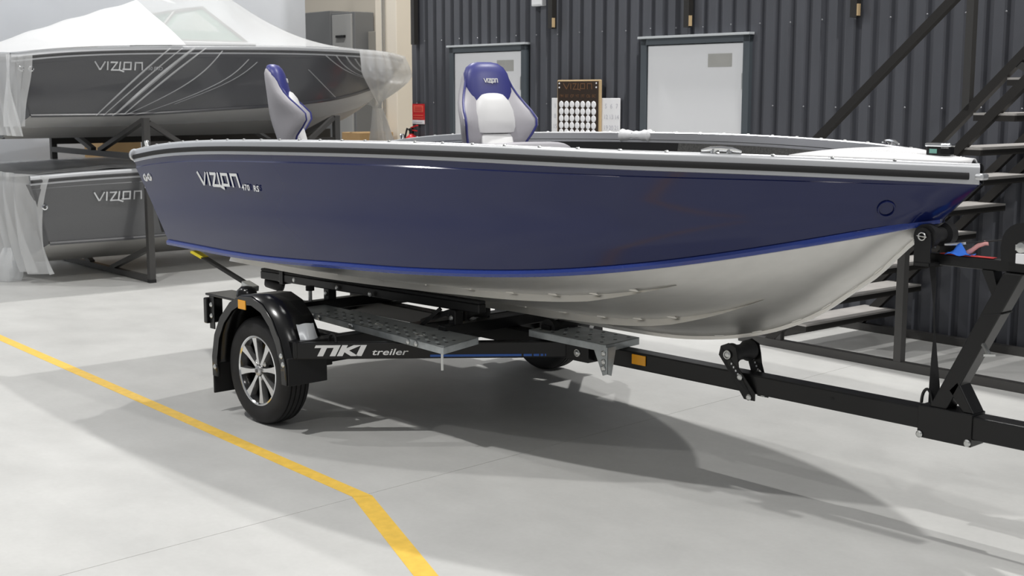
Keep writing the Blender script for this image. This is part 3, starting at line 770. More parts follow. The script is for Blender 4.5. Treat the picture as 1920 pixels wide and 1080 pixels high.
    for s in (-1, 1):
        y = s * .082
        rb = MB().prism([V((2.155 + .055 * 0, y, .545)), V((2.165, y, .585)), V((2.205, y, .602)), V((2.245, y, .585)), V((2.255, y, .545)), V((2.262, y, .50)), V((2.325, y * .6, .40)), V((2.325, y * .6, .365)), V((2.27, y * .6, .365)), V((2.19, y, .505))], (0, -s * .005, 0)).build('roller_bracket', blk, tr)
        inst('bolt', bm_, (2.205, y - .003, .552), rb); inst('bolt', bm_, (2.262, y * .82 - .004, .462), rb); inst('bolt', bm_, (2.298, y * .6 - .004, .378), rb)
        for k in range(4): MB().box((2.222 + k * .010 - .003, y * (.93 - .03 * k) - .004, .515 - k * .014 - .004), (2.222 + k * .010 + .003, y * (.93 - .03 * k) - .001, .515 - k * .014 + .004)).build('slot', paper, rb)
    MB().tube([V((2.205, -.083, .552)) + V((math.cos(t) * .017, -.006, math.sin(t) * .017)) for t in [i * math.pi / 8 for i in range(17)]], .003, 6).build('split_pin', zinc, tr, True)
    MB().lathe([(0, .001), (.008, .001)], (2.70, -.0402, .44), (0, -1, 0), 10).build('tube_hole', rub, tr)
    # winch post
    sl = MB().box((3.085, -.05, .362), (3.305, .05, .486)).build('winch_post_foot', blk, tr, bevel=.004)
    for p in ((3.097, -.052, .375), (3.292, -.052, .378)): inst('bolt', bm_, p, sl)
    wpst = MB().prism([V((3.125, -.04, .484)), V((3.195, -.04, .484)), V((3.462, -.04, 1.02)), V((3.388, -.04, 1.02))], (0, .08, 0)).build('winch_post', blk, tr, bevel=.005)
    MB().prism([V((3.200, -.04, .560)), V((3.235, -.04, .600)), V((3.305, -.04, .486)), V((3.262, -.04, .486))], (0, .08, 0)).build('gusset', blk, wpst, bevel=.004)
    MB().prism([V((3.300, -.03, 1.02)), V((3.345, -.03, 1.02)), V((3.365, -.03, .955)), V((3.345, -.03, .93))], (0, .06, 0)).build('gusset', blk, wpst)
    MB().bar((3.335, -.055, .755), (3.37, -.075, .725), .012, .012).build('clamp_bolt', zinc, wpst); MB().bar((3.355, -.09, .722), (3.385, -.06, .722), .008, .008).build('clamp_handle', zinc, wpst)
    MB().prism([V((3.322, -.042, .855)), V((3.392, -.042, .868)), V((3.392, -.042, .872)), V((3.322, -.042, .859))], (0, .084, 0)).build('sleeve_seam', rub, wpst)
    MB().box((3.04, -.025, 1.02), (3.95, .025, 1.062)).build('winch_arm', blk, tr, bevel=.004)
    # bow stop roller between plates
    for s in (-1, 1):
        y = s * .095
        pts = [V((3.065, y, 1.02)), V((3.065, y, 1.125))] + [V((3.098 + .034 * math.cos(math.pi - i * math.pi / 8), y, 1.128 + .034 * math.sin(i * math.pi / 8))) for i in range(1, 8)] + [V((3.132, y, 1.125)), V((3.132, y, 1.02))]
        pl = MB().prism(pts, (0, -s * .006, 0)).build('bow_stop_plate', blk, tr)
        MB().tube([V((3.098, y - .006, 1.13)) + V((math.cos(t) * .014, 0, math.sin(t) * .014)) for t in [i * math.pi / 8 for i in range(17)]], .0028, 6).tube([V((3.078, y - .006, 1.132)), V((3.118, y - .008, 1.128))], .0025, 6).build('split_pin', zinc, pl, True)
    MB().lathe([(.01, -.085), (.046, -.08), (.046, -.045), (.028, -.04), (.028, .035), (.046, .04), (.046, .08), (.01, .085)], (3.098, 0, 1.128), (0, 1, 0), 24).build('bow_stop_roller', rub, tr, True)
    MB().box((3.07, -.10, 1.02), (3.13, .10, 1.032)).build('bow_stop_base', blk, tr)
    # winch
    y = -.055; pts = [V((3.385, y, 1.062)), V((3.380, y, 1.11))] + [V((3.46 + .078 * math.cos(math.pi - i * math.pi / 10), y, 1.125 + .078 * math.sin(i * math.pi / 10))) for i in range(1, 10)] + [V((3.545, y, 1.11)), V((3.545, y, 1.062))]
    wn = MB().prism(pts, (0, .004, 0)).build('winch', blk, tr)
    MB().prism([p + V((0, .11, 0)) for p in pts], (0, .004, 0)).build('winch_cheek', blk, wn)
    MB().lathe([(.05, 0), (.05, .10)], (3.47, y + .005, 1.12), (0, 1, 0), 20).build('winch_drum', rub, wn, True)
    MB().box((3.452, y - .03, 1.062), (3.56, y - .001, 1.098)).build('winch_base', paper, wn, bevel=.003)
    MB().lathe([(0, .03), (.018, .028), (.022, .010), (.022, 0)], (3.468, y, 1.118), (0, -1, 0), 14).build('winch_hub', zinc, wn, True)
    MB().box((3.437, y - .003, 1.105), (3.445, y, 1.125)).build('winch_slot', cab_l, wn)
    MB().tube([(3.42, 0, 1.14), (3.20, 0, 1.105)], .003, 6).build('winch_rope', rub, wn, True)
    MB().tube([(3.22, 0, 1.108), (3.165, -.01, 1.100), (3.145, -.02, 1.098)], [.005, .006, .004], 8).build('rope_hook', zinc, wn, True)
    MB().tube([(3.02, -.02, 1.10), (3.06, -.03, 1.095), (3.10, -.05, 1.088), (3.125, -.05, 1.09)], .006, 6).build('bow_shackle', zinc, wn, True)
    # ring on the drawbar
    MB().tube([V((3.098 + .022 * math.cos(t), -.01, .487 + .055 * math.sin(t))) for t in [i * math.pi / 12 for i in range(13)]], .006, 8).build('chain_ring', blkp, tr, True)
    # jockey wheel support further forward
    MB().tube([(4.4, -.09, .03), (4.4, -.09, .85)], .025, 12).build('jockey_tube', blk, tr, True)
    MB().lathe([(.02, -.03), (.09, -.03), (.1, -.015), (.1, .015), (.09, .03), (.02, .03)], (4.4, -.09, .1), (0, 1, 0), 24).build('jockey_wheel', rub, tr, True)
    MB().box((4.36, -.09, .41), (4.44, -.03, .45)).build('jockey_clamp', blk, tr)
trailer()

def strips(name, pts, wdt, material, label, cat, side=(0, 1, 0), th=.002):
    mb = MB(); s = V(side) * wdt / 2
    rows = [[V(p) - s for p in pts], [V(p) + s for p in pts]]
    o = mb.grid(rows).build(name, material, None, True, solid=th); return tag(o, label, cat)
# tie-down strap at the stern
ts = thing('tie_down_strap', 'black tie-down strap with a yellow end from the stern to the trailer', 'strap', (-.44, -.80, .60))
MB().bar((-.90, -.815, .742), (-.44, -.80, .628), .045, .004, (0.3, 0, 1)).build('webbing', rub, ts)
MB().bar((-1.00, -.825, .768), (-.90, -.815, .742), .050, .010, (0.3, 0, 1)).build('yellow_end', yeltag, ts)
MB().bar((-.50, -.80, .640), (-.40, -.80, .618), .05, .03, (0.3, 0, 1)).build('ratchet_buckle', zinc, ts, bevel=.005)
# safety strap hanging below the bow stop
mb = MB(); rows = [[], []]
for (x, z, hw) in ((3.085, 1.012, .012), (3.095, .95, .010), (3.10, .86, .003), (3.108, .76, .003), (3.112, .66, .012), (3.118, .56, .020), (3.120, .492, .022)):
    rows[0].append(V((x - hw * .7, .005 - hw * .7, z))); rows[1].append(V((x + hw * .7, .005 + hw * .7, z)))
tag(mb.grid(rows).build('safety_strap', rub, None, solid=.002), 'twisted black strap hanging from the bow stop down to the drawbar', 'strap')
# red strap, blue cloth, pink webbing on the winch arm
strips('red_strap', [(3.13, -.01, 1.0645), (3.25, -.012, 1.0645), (3.34, -.012, 1.0645)], .03, redst, 'flat red strap lying along the black winch arm', 'strap')
mb = MB(); rows = []
for i in range(9):
    rows.append([])
    for j in range(9):
        a, b = i / 8 - .5, j / 8 - .5; h = .05 * max(0, 1 - 3.2 * math.hypot(a + .05, b)) ** 1.0
        rows[-1].append(V((3.205 + a * .095, -.012 + b * .055, 1.067 + h + .004 * math.sin(9 * a + 5 * b))))
tag(mb.grid(rows).build('blue_rag', clothb, None, True, solid=.002), 'small crumpled bright blue cloth on the winch arm', 'cloth')
strips('pink_webbing', [(3.22, -.005, 1.068), (3.245, -.005, 1.083), (3.27, -.004, 1.104), (3.295, -.004, 1.115), (3.308, -.004, 1.1155)], .024, pinkm, 'faded pink webbing end sticking up beside the blue cloth', 'webbing', (-.4, .5, .6), .003)

# ------------------------------------------------------------------ staircase
def stairs():
    t = thing('staircase', 'dark steel staircase with pale treads along the dark wall', 'staircase', tuple(wp(.4, -.55, 0)))
    zB = lambda u: .05 + .985 * (u + .52)
    for nm, n in (('stringer', -1.03), ('stringer', -.07)):
        MB().bar(wp(-.56, n, zB(-.56)), wp(2.6, n, zB(2.6)), .045, .055, WN.cross(V((0, 0, 1)))).build('lower_stringer', steel, t)
        MB().bar(wp(-.42, n, zB(-.42) + .165), wp(2.6, n, zB(2.6) + .165), .045, .05, WN.cross(V((0, 0, 1)))).build('upper_stringer', steel, t)
    i = 0
    while i < 15:
        z = .18 + .1945 * i; u0 = .677 + (z - 1.347) * .995
        tr = MB().prism([wp(u0, -1.04, z - .012), wp(u0 + .25, -1.04, z - .012), wp(u0 + .25, -.06, z - .012), wp(u0, -.06, z - .012)], (0, 0, .012)).build('tread', tread_m, t)
        MB().prism([wp(u0, -1.04, z - .045), wp(u0 + .25, -1.04, z - .045), wp(u0 + .25, -.06, z - .045), wp(u0, -.06, z - .045)], (0, 0, .033)).build('tread_frame', steel, tr)
        i += 1
    for u in (1.18, 1.75, 2.3):
        MB().bar(wp(u - .07, -1.03, zB(u - .07) + .16), wp(u + .03, -1.03, zB(u + .03) + .01), .04, .035, WN).build('web_piece', rack_m, t)
    zD = lambda u: 1.377 + .893 * (u + .188)
    MB().bar(wp(-.46, -1.03, zD(-.46)), wp(2.6, -1.03, zD(2.6)), .045, .05, WN.cross(V((0, 0, 1)))).build('handrail', steel, t)
    for u, z0 in ((.825, zB(.825) + .18), (1.9, zB(1.9) + .18)):
        MB().bar(wp(u, -1.03, z0), wp(u, -1.03, zD(u)), .045, .045, WN).build('handrail_post', rack_m, t)
    MB().bar(wp(-.45, -1.03, .05), wp(-.45, -1.03, zD(-.45)), .04, .04, WN).build('handrail_post', rack_m, t)
    for n in (-1.03, -.07): MB().bar(wp(-.78, n, .027), wp(3.2, n, .027), .055, .05).build('base_rail', rack_m, t)
    MB().bar(wp(.455, -1.03, .05), wp(.455, -1.03, zB(.455)), .05, .05, WN).build('support_post', rack_m, t)
    for u in (-.70, 2.6): MB().bar(wp(u, -1.0, .027), wp(u, -.1, .027), .05, .045).build('base_tie', rack_m, t)
    MB().bar(wp(1.9, -.07, .05), wp(1.9, -.07, zB(1.9)), .05, .05, WN).build('support_post', rack_m, t)
stairs()

# ------------------------------------------------------------------ wall fittings
def fittings():
    for i, (u, zb, lab) in enumerate(((-5.93, 2.13, 'leftmost black vertical bracket high on the dark wall, above the fire sign'), (-3.86, 2.21, 'black vertical bracket beside the small white box on the dark wall'), (-2.25, 2.16, 'black vertical bracket above the right-hand white door'), (-.69, 2.17, 'black vertical bracket nearest the staircase handrail'))):
        t = thing('wall_bracket', lab, 'bracket', tuple(wp(u, -.03, zb)), 'brackets hanging on the dark wall')
        MB().box((0, 0, 0), (.055, .05, 2.2), Matrix.Translation(wp(u, -.075, zb)) @ Matrix.Rotation(-a_, 4, 'Z')).build('channel', steel, t)
        if i: MB().box((.058, -.004, .01), (.072, .02, .09), Matrix.Translation(wp(u, -.075, zb)) @ Matrix.Rotation(-a_, 4, 'Z')).build('spacer', wood, t)
    j = thing('junction_box', 'small white box on the dark wall between the doors', 'box', tuple(wp(-4.1, -.05, 2.415)))
    MB().prism([wp(-4.10, -.06, 2.415), wp(-3.955, -.06, 2.415), wp(-3.955, -.06, 2.60), wp(-4.10, -.06, 2.60)], WN * .06).build('box_body', foamw, j, bevel=.006)
    MB().prism([wp(-4.09, -.066, 2.425), wp(-3.965, -.066, 2.425), wp(-3.965, -.066, 2.59), wp(-4.09, -.066, 2.59)], WN * .006).build('box_lid', foamw, j, bevel=.004)
    # fire notice
    def plate(u0, u1, z0, z1, off): return MB().prism([wp(u0, -off, z0), wp(u1, -off, z0), wp(u1, -off, z1), wp(u0, -off, z1)], WN * .003)
    s = thing('fire_sign', 'red fire notice on the left end of the dark wall', 'sign', tuple(wp(-5.9, -.03, 1.34)))
    plate(-5.985, -5.775, 1.345, 1.545, .028).build('sign_plate', red, s)
    plate(-5.96, -5.80, 1.463, 1.530, .0305).build('picture_field', redl, s)
    plate(-5.985, -5.775, 1.345, 1.385, .0305).build('white_field', paper, s)
    for k in range(3): plate(-5.94, -5.82 + .012 * (k % 2), 1.475 + k * .018, 1.483 + k * .018, .0325).build('print_line', red, s)
    for k in range(2): plate(-5.965, -5.80, 1.400 + k * .026, 1.409 + k * .026, .0325).build('print_line', redl, s)
    plate(-5.965, -5.81, 1.36, 1.368, .0325).build('print_line', greyp, s)
    # extinguisher
    e = thing('fire_extinguisher', 'red fire extinguisher hanging below the fire notice', 'extinguisher', tuple(wp(-5.86, -.12, .8)))
    c = wp(-5.86, -.13, .78)
    MB().lathe([(0, 0), (.07, 0), (.075, .02), (.075, .38), (.06, .43), (.025, .46), (.022, .48)], c, UP, 24).build('cylinder', red, e, True)
    MB().lathe([(.024, .47), (.026, .52), (.012, .53), (0, .53)], c, UP, 16).build('valve', blkp, e, True)
    MB().bar(c + V((0, 0, .53)), c + WU * .10 + V((0, 0, .555)), .022, .010).bar(c + V((0, 0, .51)), c + WU * .09 + V((0, 0, .50)), .02, .008).build('lever', red, e)
    MB().tube([c + V((0, 0, .50)) - WU * .02, c - WU * .075 + V((0, 0, .52)), c - WU * .11 + V((0, 0, .44)), c - WU * .10 + V((0, 0, .2)), c - WU * .088 + V((0, 0, .08))], .010, 8).build('hose', rub, e, True)
    MB().bar(c + WN * .06 + UP * .3, c + WN * .105 + UP * .3, .06, .02).build('wall_hook', zinc, e)
    # perpetual calendar
    cl = thing('wall_calendar', 'white slide calendar with a dark brown front board full of round white pegs', 'calendar', tuple(wp(-3.47, -.03, 1.2)))
    MB().prism([wp(-3.84, -.045, 1.17), wp(-2.98, -.045, 1.17), wp(-2.98, -.045, 1.61), wp(-3.84, -.045, 1.61)], WN * .012).build('number_board', paper, cl, bevel=.005)
    MB().prism([wp(-3.745, -.064, 1.14), wp(-3.19, -.064, 1.14), wp(-3.19, -.064, 1.765), wp(-3.745, -.064, 1.765)], WN * .016).build('wooden_frame', wood, cl, bevel=.008)
    fr = MB().prism([wp(-3.732, -.068, 1.15), wp(-3.217, -.068, 1.15), wp(-3.217, -.068, 1.752), wp(-3.732, -.068, 1.752)], WN * .004).build('front_board', brown, cl)
    pm = MB().lathe([(0, .006), (.024, .005), (.030, .001)], (0, 0, 0), (0, -1, 0), 14).mesh('peg'); pm.materials.append(paper)
    for r_ in range(6):
        for c_ in range(7):
            inst('peg', pm, wp(-3.682 + c_ * .0685, -.0685, 1.555 - r_ * .060), cl, Matrix.Rotation(-a_, 3, 'Z'))
    for p in ((-3.71, 1.735), (-3.71, 1.70), (-3.24, 1.735), (-3.24, 1.70)):
        inst('pin', pm, wp(p[0], -.0685, p[1]), cl, Matrix.Diagonal((.25, 1, .25)))
    logo('word_mark', wp(-3.655, -.0685, 1.688), WU, UP, .36, .045, bronze, cl, .007)
    for c_, d in enumerate(('ПН', 'ВТ', 'СР', 'ЧТ', 'ПТ', 'СБ', 'ВС')):
        lettering('day_mark', d, .034, wp(-3.682 + c_ * .0685, -.0685, 1.615), WU, UP, bronze, cl, align='CENTER')
    for r_ in range(4):
        for k in range(3):
            lettering('number', str(5 + k + 7 * r_), .055, wp(-3.145 + k * .066, -.0455, 1.525 - r_ * .090), WU, UP, greyp, cl, align='CENTER')
        lettering('number', str(1 + 7 * r_), .055, wp(-3.79, -.0455, 1.525 - r_ * .090), WU, UP, greyp, cl, align='CENTER')
fittings()

# ------------------------------------------------------------------ wrapped boats on the rack
def rackmat(a0, b0, z0, sx, sy, sz):
    return Matrix.Translation(rp(a0, b0, z0)) @ Matrix(((RA.x, RB.x, 0, 0), (RA.y, RB.y, 0, 0), (0, 0, 1, 0), (0, 0, 0, 1))) @ Matrix.Diagonal((sx, sy, sz, 1))
rub_d = mat('dark_rub_strip', (.02, .02, .022), .5)
gun_d = mat('grey_gunwale', (.55, .56, .58), .4, .5)
bot_d = mat('grey_aluminium_bottom', (.62, .61, .59), .5, .5)
def wrapped():
    # ---- upper boat
    M1 = rackmat(.375, 1.09, .71, .95, .97, .95)
    b1 = thing('wrapped_boat', 'dark grey boat with windscreen under foil on the upper rack level', 'boat', tuple(rp(.5, 1.09, 1.25)), 'foil-wrapped dark boats on the rack')
    hull_parts(M1, b1, hull_d, bot_d, hull_d, rub_d, gun_d)
    T1 = lambda p: M1 @ p
    def onside(M, off):
        Mi = M.inverted()
        def f(p):
            q = Mi @ p; t = (q.x + 1.46) / 4.66; best = side_pt(t, 0, -1)
            for i in range(31):
                c = side_pt(t, i / 30, -1)
                if abs(c.z - q.z) < abs(best.z - q.z): best = c
            return M @ V((q.x, best.y - off, q.z))
        return f
    f1 = onside(M1, .012)
    logo('word_mark', rp(-.36, .16, 1.853), RA, UP, .42, .062, alu_w, b1, .012, f1, 'silver VIZION lettering')
    p = f1(rp(.09, .16, 1.85)); q = f1(rp(.26, .16, 1.85))
    lettering('model_mark', '430 PRO', .045, p, q - p, UP, alu_w, b1, .95, 1, shear=.15, label='small silver model lettering')
    for a in (-.975, -.895):
        c = f1(rp(a, .1, 1.852)); e = MB().lathe([(.012, .002), (.015, .010), (.024, .008), (.026, 0)], c, -RB, 16).build('drain_fitting', chrome, b1, True)
    # console windscreen
    def LP(x, y, z): return M1 @ V((x, y, z))
    fr = MB()
    bl, br, tl_, tr_ = V((1.05, -.42, 1.50)), V((1.05, .42, 1.50)), V((.66, -.24, 1.84)), V((.66, .24, 1.84))
    sl, su = V((.02, -.46, 1.50)), V((.34, -.27, 1.78)); srr, sur = V((.02, .46, 1.50)), V((.34, .27, 1.78))
    wsn = MB().prism([T1(p) for p in (bl, br, tr_, tl_)], RA * .006).build('windscreen', glass_g, b1)
    MB().prism([T1(p) for p in (bl, tl_, su, sl)], RB * .006).build('side_glass', glass_g, wsn)
    MB().prism([T1(p) for p in (br, tr_, sur, srr)], RB * .006).build('side_glass', glass_g, wsn)
    for p, q in ((bl, tl_), (br, tr_), (tl_, tr_), (tl_, su), (tr_, sur), (su, sl), (sur, srr), (bl, sl), (br, srr), (bl, br)):
        MB().bar(T1(p), T1(q), .022, .022).build('glass_frame', cab_l, wsn)
    MB().prism([T1(V((x, y, 1.40))) for x, y in ((.2, -.48), (1.12, -.48), (1.12, .48), (.2, .48))], (0, 0, .09)).build('console', foamw, b1, bevel=.01)
    MB().grid([[T1(V((x, s * (fb(x) - .05), fz(x) + .02))) for x in [1.4 + .1 * i for i in range(19)]] for s in (-1, 1)]).build('fore_deck', foamw, b1)
    # foil: tent over the top
    pk = .82
    def tent(x, k):
        b = fb(x) + .03; zs = fz(x) + .056
        h = .66 * (max(0, 1 - (pk - x) / 2.45) if x < pk else max(0, 1 - (x - pk) / 1.38) ** 1.25)
        h *= 1 - .0 * abs(k)
        zz = zs + h * (1 - abs(k)) ** .92 + .006 * math.sin(17 * x + 9 * k) * (1 - abs(k))
        return V((x, k * b, zz))
    wr = thing('plastic_wrap', 'clear and milky plastic foil tented over the upper wrapped boat', 'plastic wrap', tuple(rp(.5, 1.09, 2.0)))
    xs = [-1.52 + 4.80 * i / 90 for i in range(91)]
    MB().grid([[T1(tent(x, -1 + 2 * j / 28)) for x in xs[:31]] for j in range(29)]).build('tent_sheet', film_top, wr, True)
    MB().grid([[T1(tent(x, -1 + 2 * j / 28)) for x in xs[30:]] for j in range(29)]).build('tent_sheet', film_mid, wr, True)
    for s in (-1, 1):
        rows = []
        for j in range(15):
            f = j / 14; row = []
            for i in range(121):
                t = i / 120; A = sheer(t, s, -.022, .05)
                if f < .55: p = A.lerp(side_pt(t, 1.0, s), f / .55)
                else: p = side_pt(t, 1.0, s).lerp(bottom_pt(t, .5, s), (f - .55) / .45)
                wv = .010 + .010 * math.sin(5 * t * 6 + 14 * f) * f + .006 * math.sin(31 * t - 22 * f)
                row.append(T1(p + V((0, s * (.018 + abs(wv)), 0))))
            rows.append(row)
        MB().grid(rows[:9]).build('side_sheet', film_side, wr, True)
        MB().grid(rows[8:]).build('bottom_sheet', film_low, wr, True)
    def fold(M, par, t0, f0, t1, f1, wd, bend=0.):
        rows = [[], [], []]
        for i in range(17):
            k = i / 16; t = t0 + (t1 - t0) * k + bend * math.sin(math.pi * k); f = f0 + (f1 - f0) * k
            p = side_pt(min(max(t, .002), .985), min(f, 1), -1) if f <= 1 else bottom_pt(min(max(t, .002), .985), f - 1, -1)
            ww = wd * (.35 + .65 * math.sin(math.pi * min(1, k * .9 + .1)))
            rows[0].append(M @ (p + V((-ww / 2, -.030, 0)))); rows[1].append(M @ (p + V((0, -.046, 0)))); rows[2].append(M @ (p + V((ww / 2, -.030, 0))))
        MB().grid(rows).build('fold', film_fold, par, True)
    for q in ((.30, -.1, .13, 1.0, .03), (.325, -.1, .145, 1.0, .022), (.35, -.1, .165, 1.02, .06), (.375, -.1, .19, .98, .035), (.41, -.05, .175, 1.05, .02, .04), (.47, .1, .21, 1.02, .018, .05), (.49, .15, .30, .85, .012, .03),
              (.66, 0, .90, .78, .022, -.03), (.69, 0, .88, .72, .018, -.03), (.72, 0, .90, .7, .03, -.03), (.75, .05, .91, .75, .028, -.02), (.79, .05, .92, .78, .035, -.02), (.62, .3, .72, .95, .012), (.83, .03, .925, .7, .04, -.015), (.87, .03, .935, .75, .04)):
        fold(M1, wr, *q)
    # stern drape
    rows = []
    for j in range(13):
        f = j / 12
        rows.append([T1(V((-1.54 - .03 * math.sin(k * 1.9 + 3 * f) * f - .02 * f + .14 * f * f * .6, -1.0 + 2.0 * k / 40 + .02 * math.sin(5 * f + k), fz(-1.5) + .055 - .72 * f))) for k in range(41)])
    MB().grid(rows).build('stern_sheet', film_bag, wr, True)
    rows = []
    for j in range(11):
        f = j / 10; rows.append([T1(V((-1.56 + .22 * k / 8 * (1 - .15 * f) + .010 * math.sin(2.4 * k + f * 6), -fb(-1.4) - .035 - .015 * math.sin(1.7 * k + 2 * f) + .16 * f, fz(-1.45) + .03 - .62 * f))) for k in range(9)])
    MB().grid(rows).build('corner_fold', film_bag, wr, True)
    # bow bag gathered below, with a loose tail
    gp = V((2.88, -.04, .82)); rows = []; n = 64
    ring0 = []
    for k in range(n + 1):
        q = k / n
        if q <= .5: t = .76 + .48 * q; ring0.append(sheer(min(t, .9985), -1, -.03, .05))
        else: t = 1.0 - .48 * (q - .5); ring0.append(sheer(min(t, .9985), 1, -.03, .05))
    for j in range(15):
        f = j / 14; row = []
        for k, p in enumerate(ring0):
            g_ = V((gp.x + .05 * math.cos(2 * math.pi * k / n), gp.y - .05 * math.sin(2 * math.pi * k / n), gp.z))
            e = max(0, (f - .38) / .62); q = p.lerp(g_, e ** 1.15) if e > 0 else p.copy()
            q.z = p.z + (gp.z - p.z) * f
            bul = .09 * math.sin(math.pi * min(1, f / .85)); out = V((p.x - 2.5, p.y, 0)).normalized()
            q += out * (bul + (.010 + .03 * f * (1 - f)) * math.sin(k * 1.35 + 2 * f) )
            row.append(T1(q))
        rows.append(row)
    MB().grid(rows).build('bow_bag', film_bag, wr, True)
    rows = []
    for j in range(10):
        f = j / 9; row = []
        for k in range(33):
            t = 2 * math.pi * k / 32; r_ = .05 + .10 * f + (.02 + .03 * f) * math.sin(5 * t + 1.5 * f)
            row.append(T1(gp + V((.04 * f + r_ * math.cos(t) * .7, r_ * math.sin(t) * 1.25 - .05 * f, -.50 * f))))
        rows.append(row)
    MB().grid(rows).build('foil_tail', film_bag, wr, True)
    # ---- lower boat
    def flat(p): return V((p.x, p.y, p.z - .6 * (fz(p.x) - 1.284) * min(1, max(0, (p.z - .79) / .5))))
    M2 = rackmat(.50, 1.09, -.495, .97, .99, 1.10)
    b2 = thing('wrapped_boat', 'grey boat in clear foil on the lower rack level, left of the blue boat', 'boat', tuple(rp(.5, 1.09, .13)), 'foil-wrapped dark boats on the rack')
    hull_parts(M2, b2, mat('mid_grey_hull_paint', (.072, .073, .078), .35, 0, .5, .4), bot_d, MAT['mid_grey_hull_paint'], rub_d, gun_d, flat)
    f2 = onside(M2, .034); T2 = lambda p: M2 @ flat(p)
    logo('word_mark', rp(-.425, .13, .735), RA, UP, .42, .068, alu_w, b2, .012, f2, 'silver VIZION lettering')
    c = f2(rp(-.845, .1, .70)); MB().lathe([(.012, .002), (.015, .010), (.024, .008), (.026, 0)], c, -RB, 16).build('drain_fitting', chrome, b2, True)
    MB().grid([[T2(V((x, s * (fb(x) - .12), 1.02))) for x in [-1.3 + .2 * i for i in range(21)]] for s in (-1, 1)]).build('cockpit_floor', carpet_g, b2)
    wr2 = thing('plastic_wrap', 'clear plastic foil over the lower wrapped boat, bunched at its stern', 'plastic wrap', tuple(rp(.5, 1.09, .5)))
    rows = []
    for j in range(21):
        k = -1 + 2 * j / 20
        rows.append([T2(V((x, k * (fb(x) + .02), fz(x) + .056 - .05 * (1 - k * k) * (.5 + .5 * math.sin(3 * x)) + .004 * math.sin(14 * x + 6 * k)))) for x in xs])
    MB().grid(rows).build('top_sheet', film_low, wr2, True)
    rows = []
    for j in range(13):
        f = j / 12; row = []
        for i in range(101):
            t = i / 100; A = sheer(t, -1, -.022, .05)
            p = A.lerp(side_pt(t, 1, -1), f / .6) if f < .6 else side_pt(t, 1, -1).lerp(bottom_pt(t, .55, -1), (f - .6) / .4)
            row.append(T2(p + V((0, -.015 - .010 * abs(math.sin(17 * t + 9 * f)), 0))))
        rows.append(row)
    MB().grid(rows).build('side_sheet', film_side, wr2, True)
    rows = []
    for j in range(15):
        f = j / 14; row = []
        for k in range(61):
            q = k / 60; x = -1.53 - .05 * f - .05 * math.sin(k * .8 + 2.5 * f) * (.3 + f) ; y = -1.0 + 2.02 * q + .02 * math.sin(7 * f + k)
            if q < .12: x += (.12 - q) * 1.4 * (1 - .35 * f)
            row.append(T2(V((x + .20 * f * f, y * (1 - .25 * f), fz(-1.5) + .055 - .80 * f))))
        rows.append(row)
    MB().grid(rows).build('stern_sheet', film_bag, wr2, True)
    rows = []; g2 = rp(-.93, .90, .30)
    for j in range(10):
        f = j / 9; row = []
        for k in range(25):
            t = 2 * math.pi * k / 24; r_ = .03 + .075 * math.sin(math.pi * min(1, f * .75)) + .02 * math.sin(4 * t + 3 * f)
            row.append(g2 + RA * (r_ * math.cos(t)) + RB * (r_ * math.sin(t) * .8) - UP * (.295 * f))
        rows.append(row)
    MB().grid(rows).build('foil_tail', film_bag, wr2, True)
    # ---- rack
    rk = thing('storage_rack', 'grey steel two-level boat rack holding the foil-wrapped boats', 'rack', tuple(rp(1, 1.09, 0)))
    for a in (0, 1.93):
        for b, s in ((0, 1), (2.18, -1)):
            MB().bar(rp(a, b, 0), rp(a, b, 1.44), .055, .055, RA).build('post', rack_m, rk)
            MB().bar(rp(a, b, 0), rp(a, b, .03), .058, .058, RA).build('post_foot', rub, rk)
            MB().bar(rp(a, b + s * .03, 1.42), rp(a, 1.09 - s * .08, 1.13), .04, .05, RA).build('cradle_brace', rack_m, rk)
            MB().bar(rp(a, b + s * .03, .30), rp(a, b + s * .85, .05), .04, .05, RA).build('lower_brace', rack_m, rk)
        MB().bar(rp(a, .03, 1.10), rp(a, 2.15, 1.10), .05, .055, RA).build('cross_beam', rack_m, rk)
        MB().bar(rp(a, .03, .03), rp(a, 2.15, .03), .05, .05, RA).build('floor_beam', rack_m, rk)
    for b in (0, 2.18):
        MB().bar(rp(.03, b, 1.40), rp(.36, b, 1.19), .04, .045, RB).build('knee_brace', rack_m, rk)
        MB().bar(rp(1.90, b, 1.42), rp(1.42, b, 1.05), .04, .045, RB).build('knee_brace', rack_m, rk)
    MB().bar(rp(-.02, 2.18, 1.20), rp(3.2, 2.18, 1.20), .06, .10).build('long_beam', steel, rk)
    MB().bar(rp(.03, .0, 1.215), rp(1.9, .0, 1.215), .04, .04).build('long_beam', steel, rk)
wrapped()

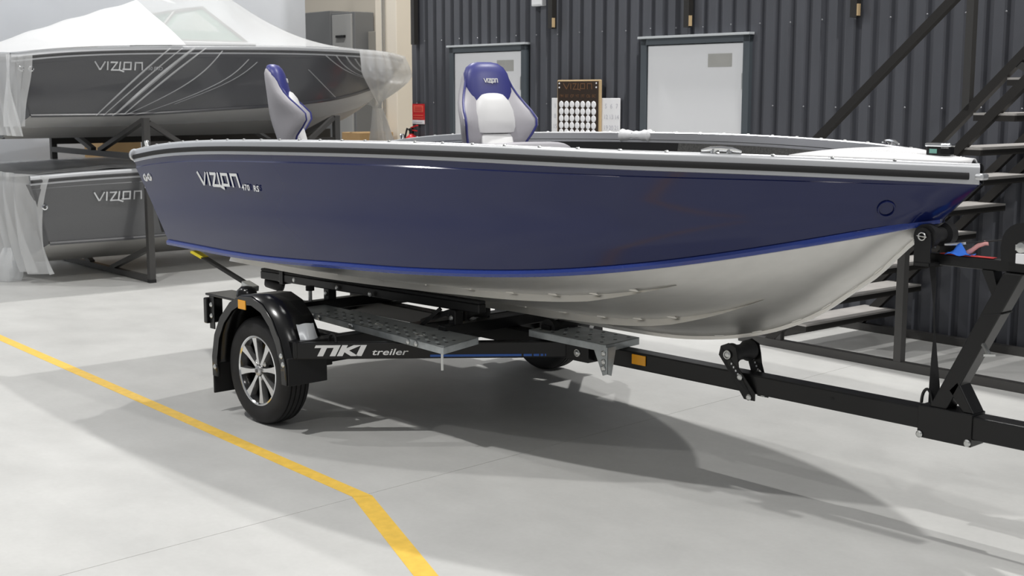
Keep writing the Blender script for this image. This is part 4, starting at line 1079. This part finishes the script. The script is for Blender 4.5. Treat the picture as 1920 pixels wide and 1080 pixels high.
# ------------------------------------------------------------------ far background
def background():
    c = thing('electrical_cabinet', 'tall grey cabinet with a lighter door against the cream wall', 'cabinet', tuple(rp(5.3, 6.4, 0)))
    MB().prism([rp(5.25, 5.40, .05), rp(5.25, 6.75, .05), rp(5.58, 6.75, .05), rp(5.58, 5.40, .05)], (0, 0, 2.76)).build('cabinet_body', cab_m, c, bevel=.01)
    MB().prism([rp(5.23, 4.83, .08), rp(5.23, 5.32, .08), rp(5.26, 5.32, .08), rp(5.26, 4.83, .08)], (0, 0, 2.66)).build('cabinet_door', cab_l, c, bevel=.006)
    MB().prism([rp(5.26, 4.78, .05), rp(5.26, 5.38, .05), rp(5.58, 5.38, .05), rp(5.58, 4.78, .05)], (0, 0, 2.72)).build('cabinet_side', cab_m, c, bevel=.01)
    MB().prism([rp(5.20, 4.97, 2.42), rp(5.20, 5.19, 2.42), rp(5.23, 5.19, 2.42), rp(5.23, 4.97, 2.42)], (0, 0, .035)).build('door_handle', blkp, c)
    b = thing('wall_box', 'small beige-grey box on the cream wall right of the tall cabinet', 'box', tuple(rp(5.5, 4.5, 2.0)))
    MB().prism([rp(5.45, 4.36, 1.9), rp(5.45, 4.74, 1.9), rp(5.6, 4.74, 1.9), rp(5.6, 4.36, 1.9)], (0, 0, .60)).build('box_body', mat('box_beige', (.40, .38, .34), .6), b, bevel=.008)
    MB().prism([rp(5.44, 4.39, 1.93), rp(5.44, 4.71, 1.93), rp(5.45, 4.71, 1.93), rp(5.45, 4.39, 1.93)], (0, 0, .54)).build('box_lid', MAT['box_beige'], b)
    # stacked cardboard boxes behind the rack
    spots = [(3.75, 2.35, .5, .42, 0, .62, 'cardboard box at the bottom of the stack right of the rack post'), (3.75, 2.38, .48, .40, .62, .57, 'upper cardboard box right of the rack post'),
             (2.62, 2.55, .42, .5, 0, .62, 'lower cardboard box behind the stern seat'), (2.64, 2.58, .40, .42, .62, .60, 'upper cardboard box behind the stern seat'),
             (.62, 2.5, .45, .6, 0, .68, 'lower cardboard box seen under the upper boat hull'), (.64, 2.5, .42, .5, .68, .62, 'upper cardboard box seen under the upper boat hull')]
    for a, bb, da, db, z, h, lab in spots:
        t = thing('cardboard_box', lab, 'box', tuple(rp(a, bb, z)), 'cardboard boxes behind the rack')
        MB().prism([rp(a, bb, z), rp(a, bb + db, z), rp(a + da, bb + db, z), rp(a + da, bb, z)], (0, 0, h - .004)).build('carton', card, t, bevel=.006)
        MB().prism([rp(a - .002, bb + db * .45, z + h - .003), rp(a - .002, bb + db * .55, z + h - .003), rp(a + da, bb + db * .55, z + h - .003), rp(a + da, bb + db * .45, z + h - .003)], (0, 0, .002)).build('tape', mat('packing_tape', (.62, .47, .27), .3), t)
background()
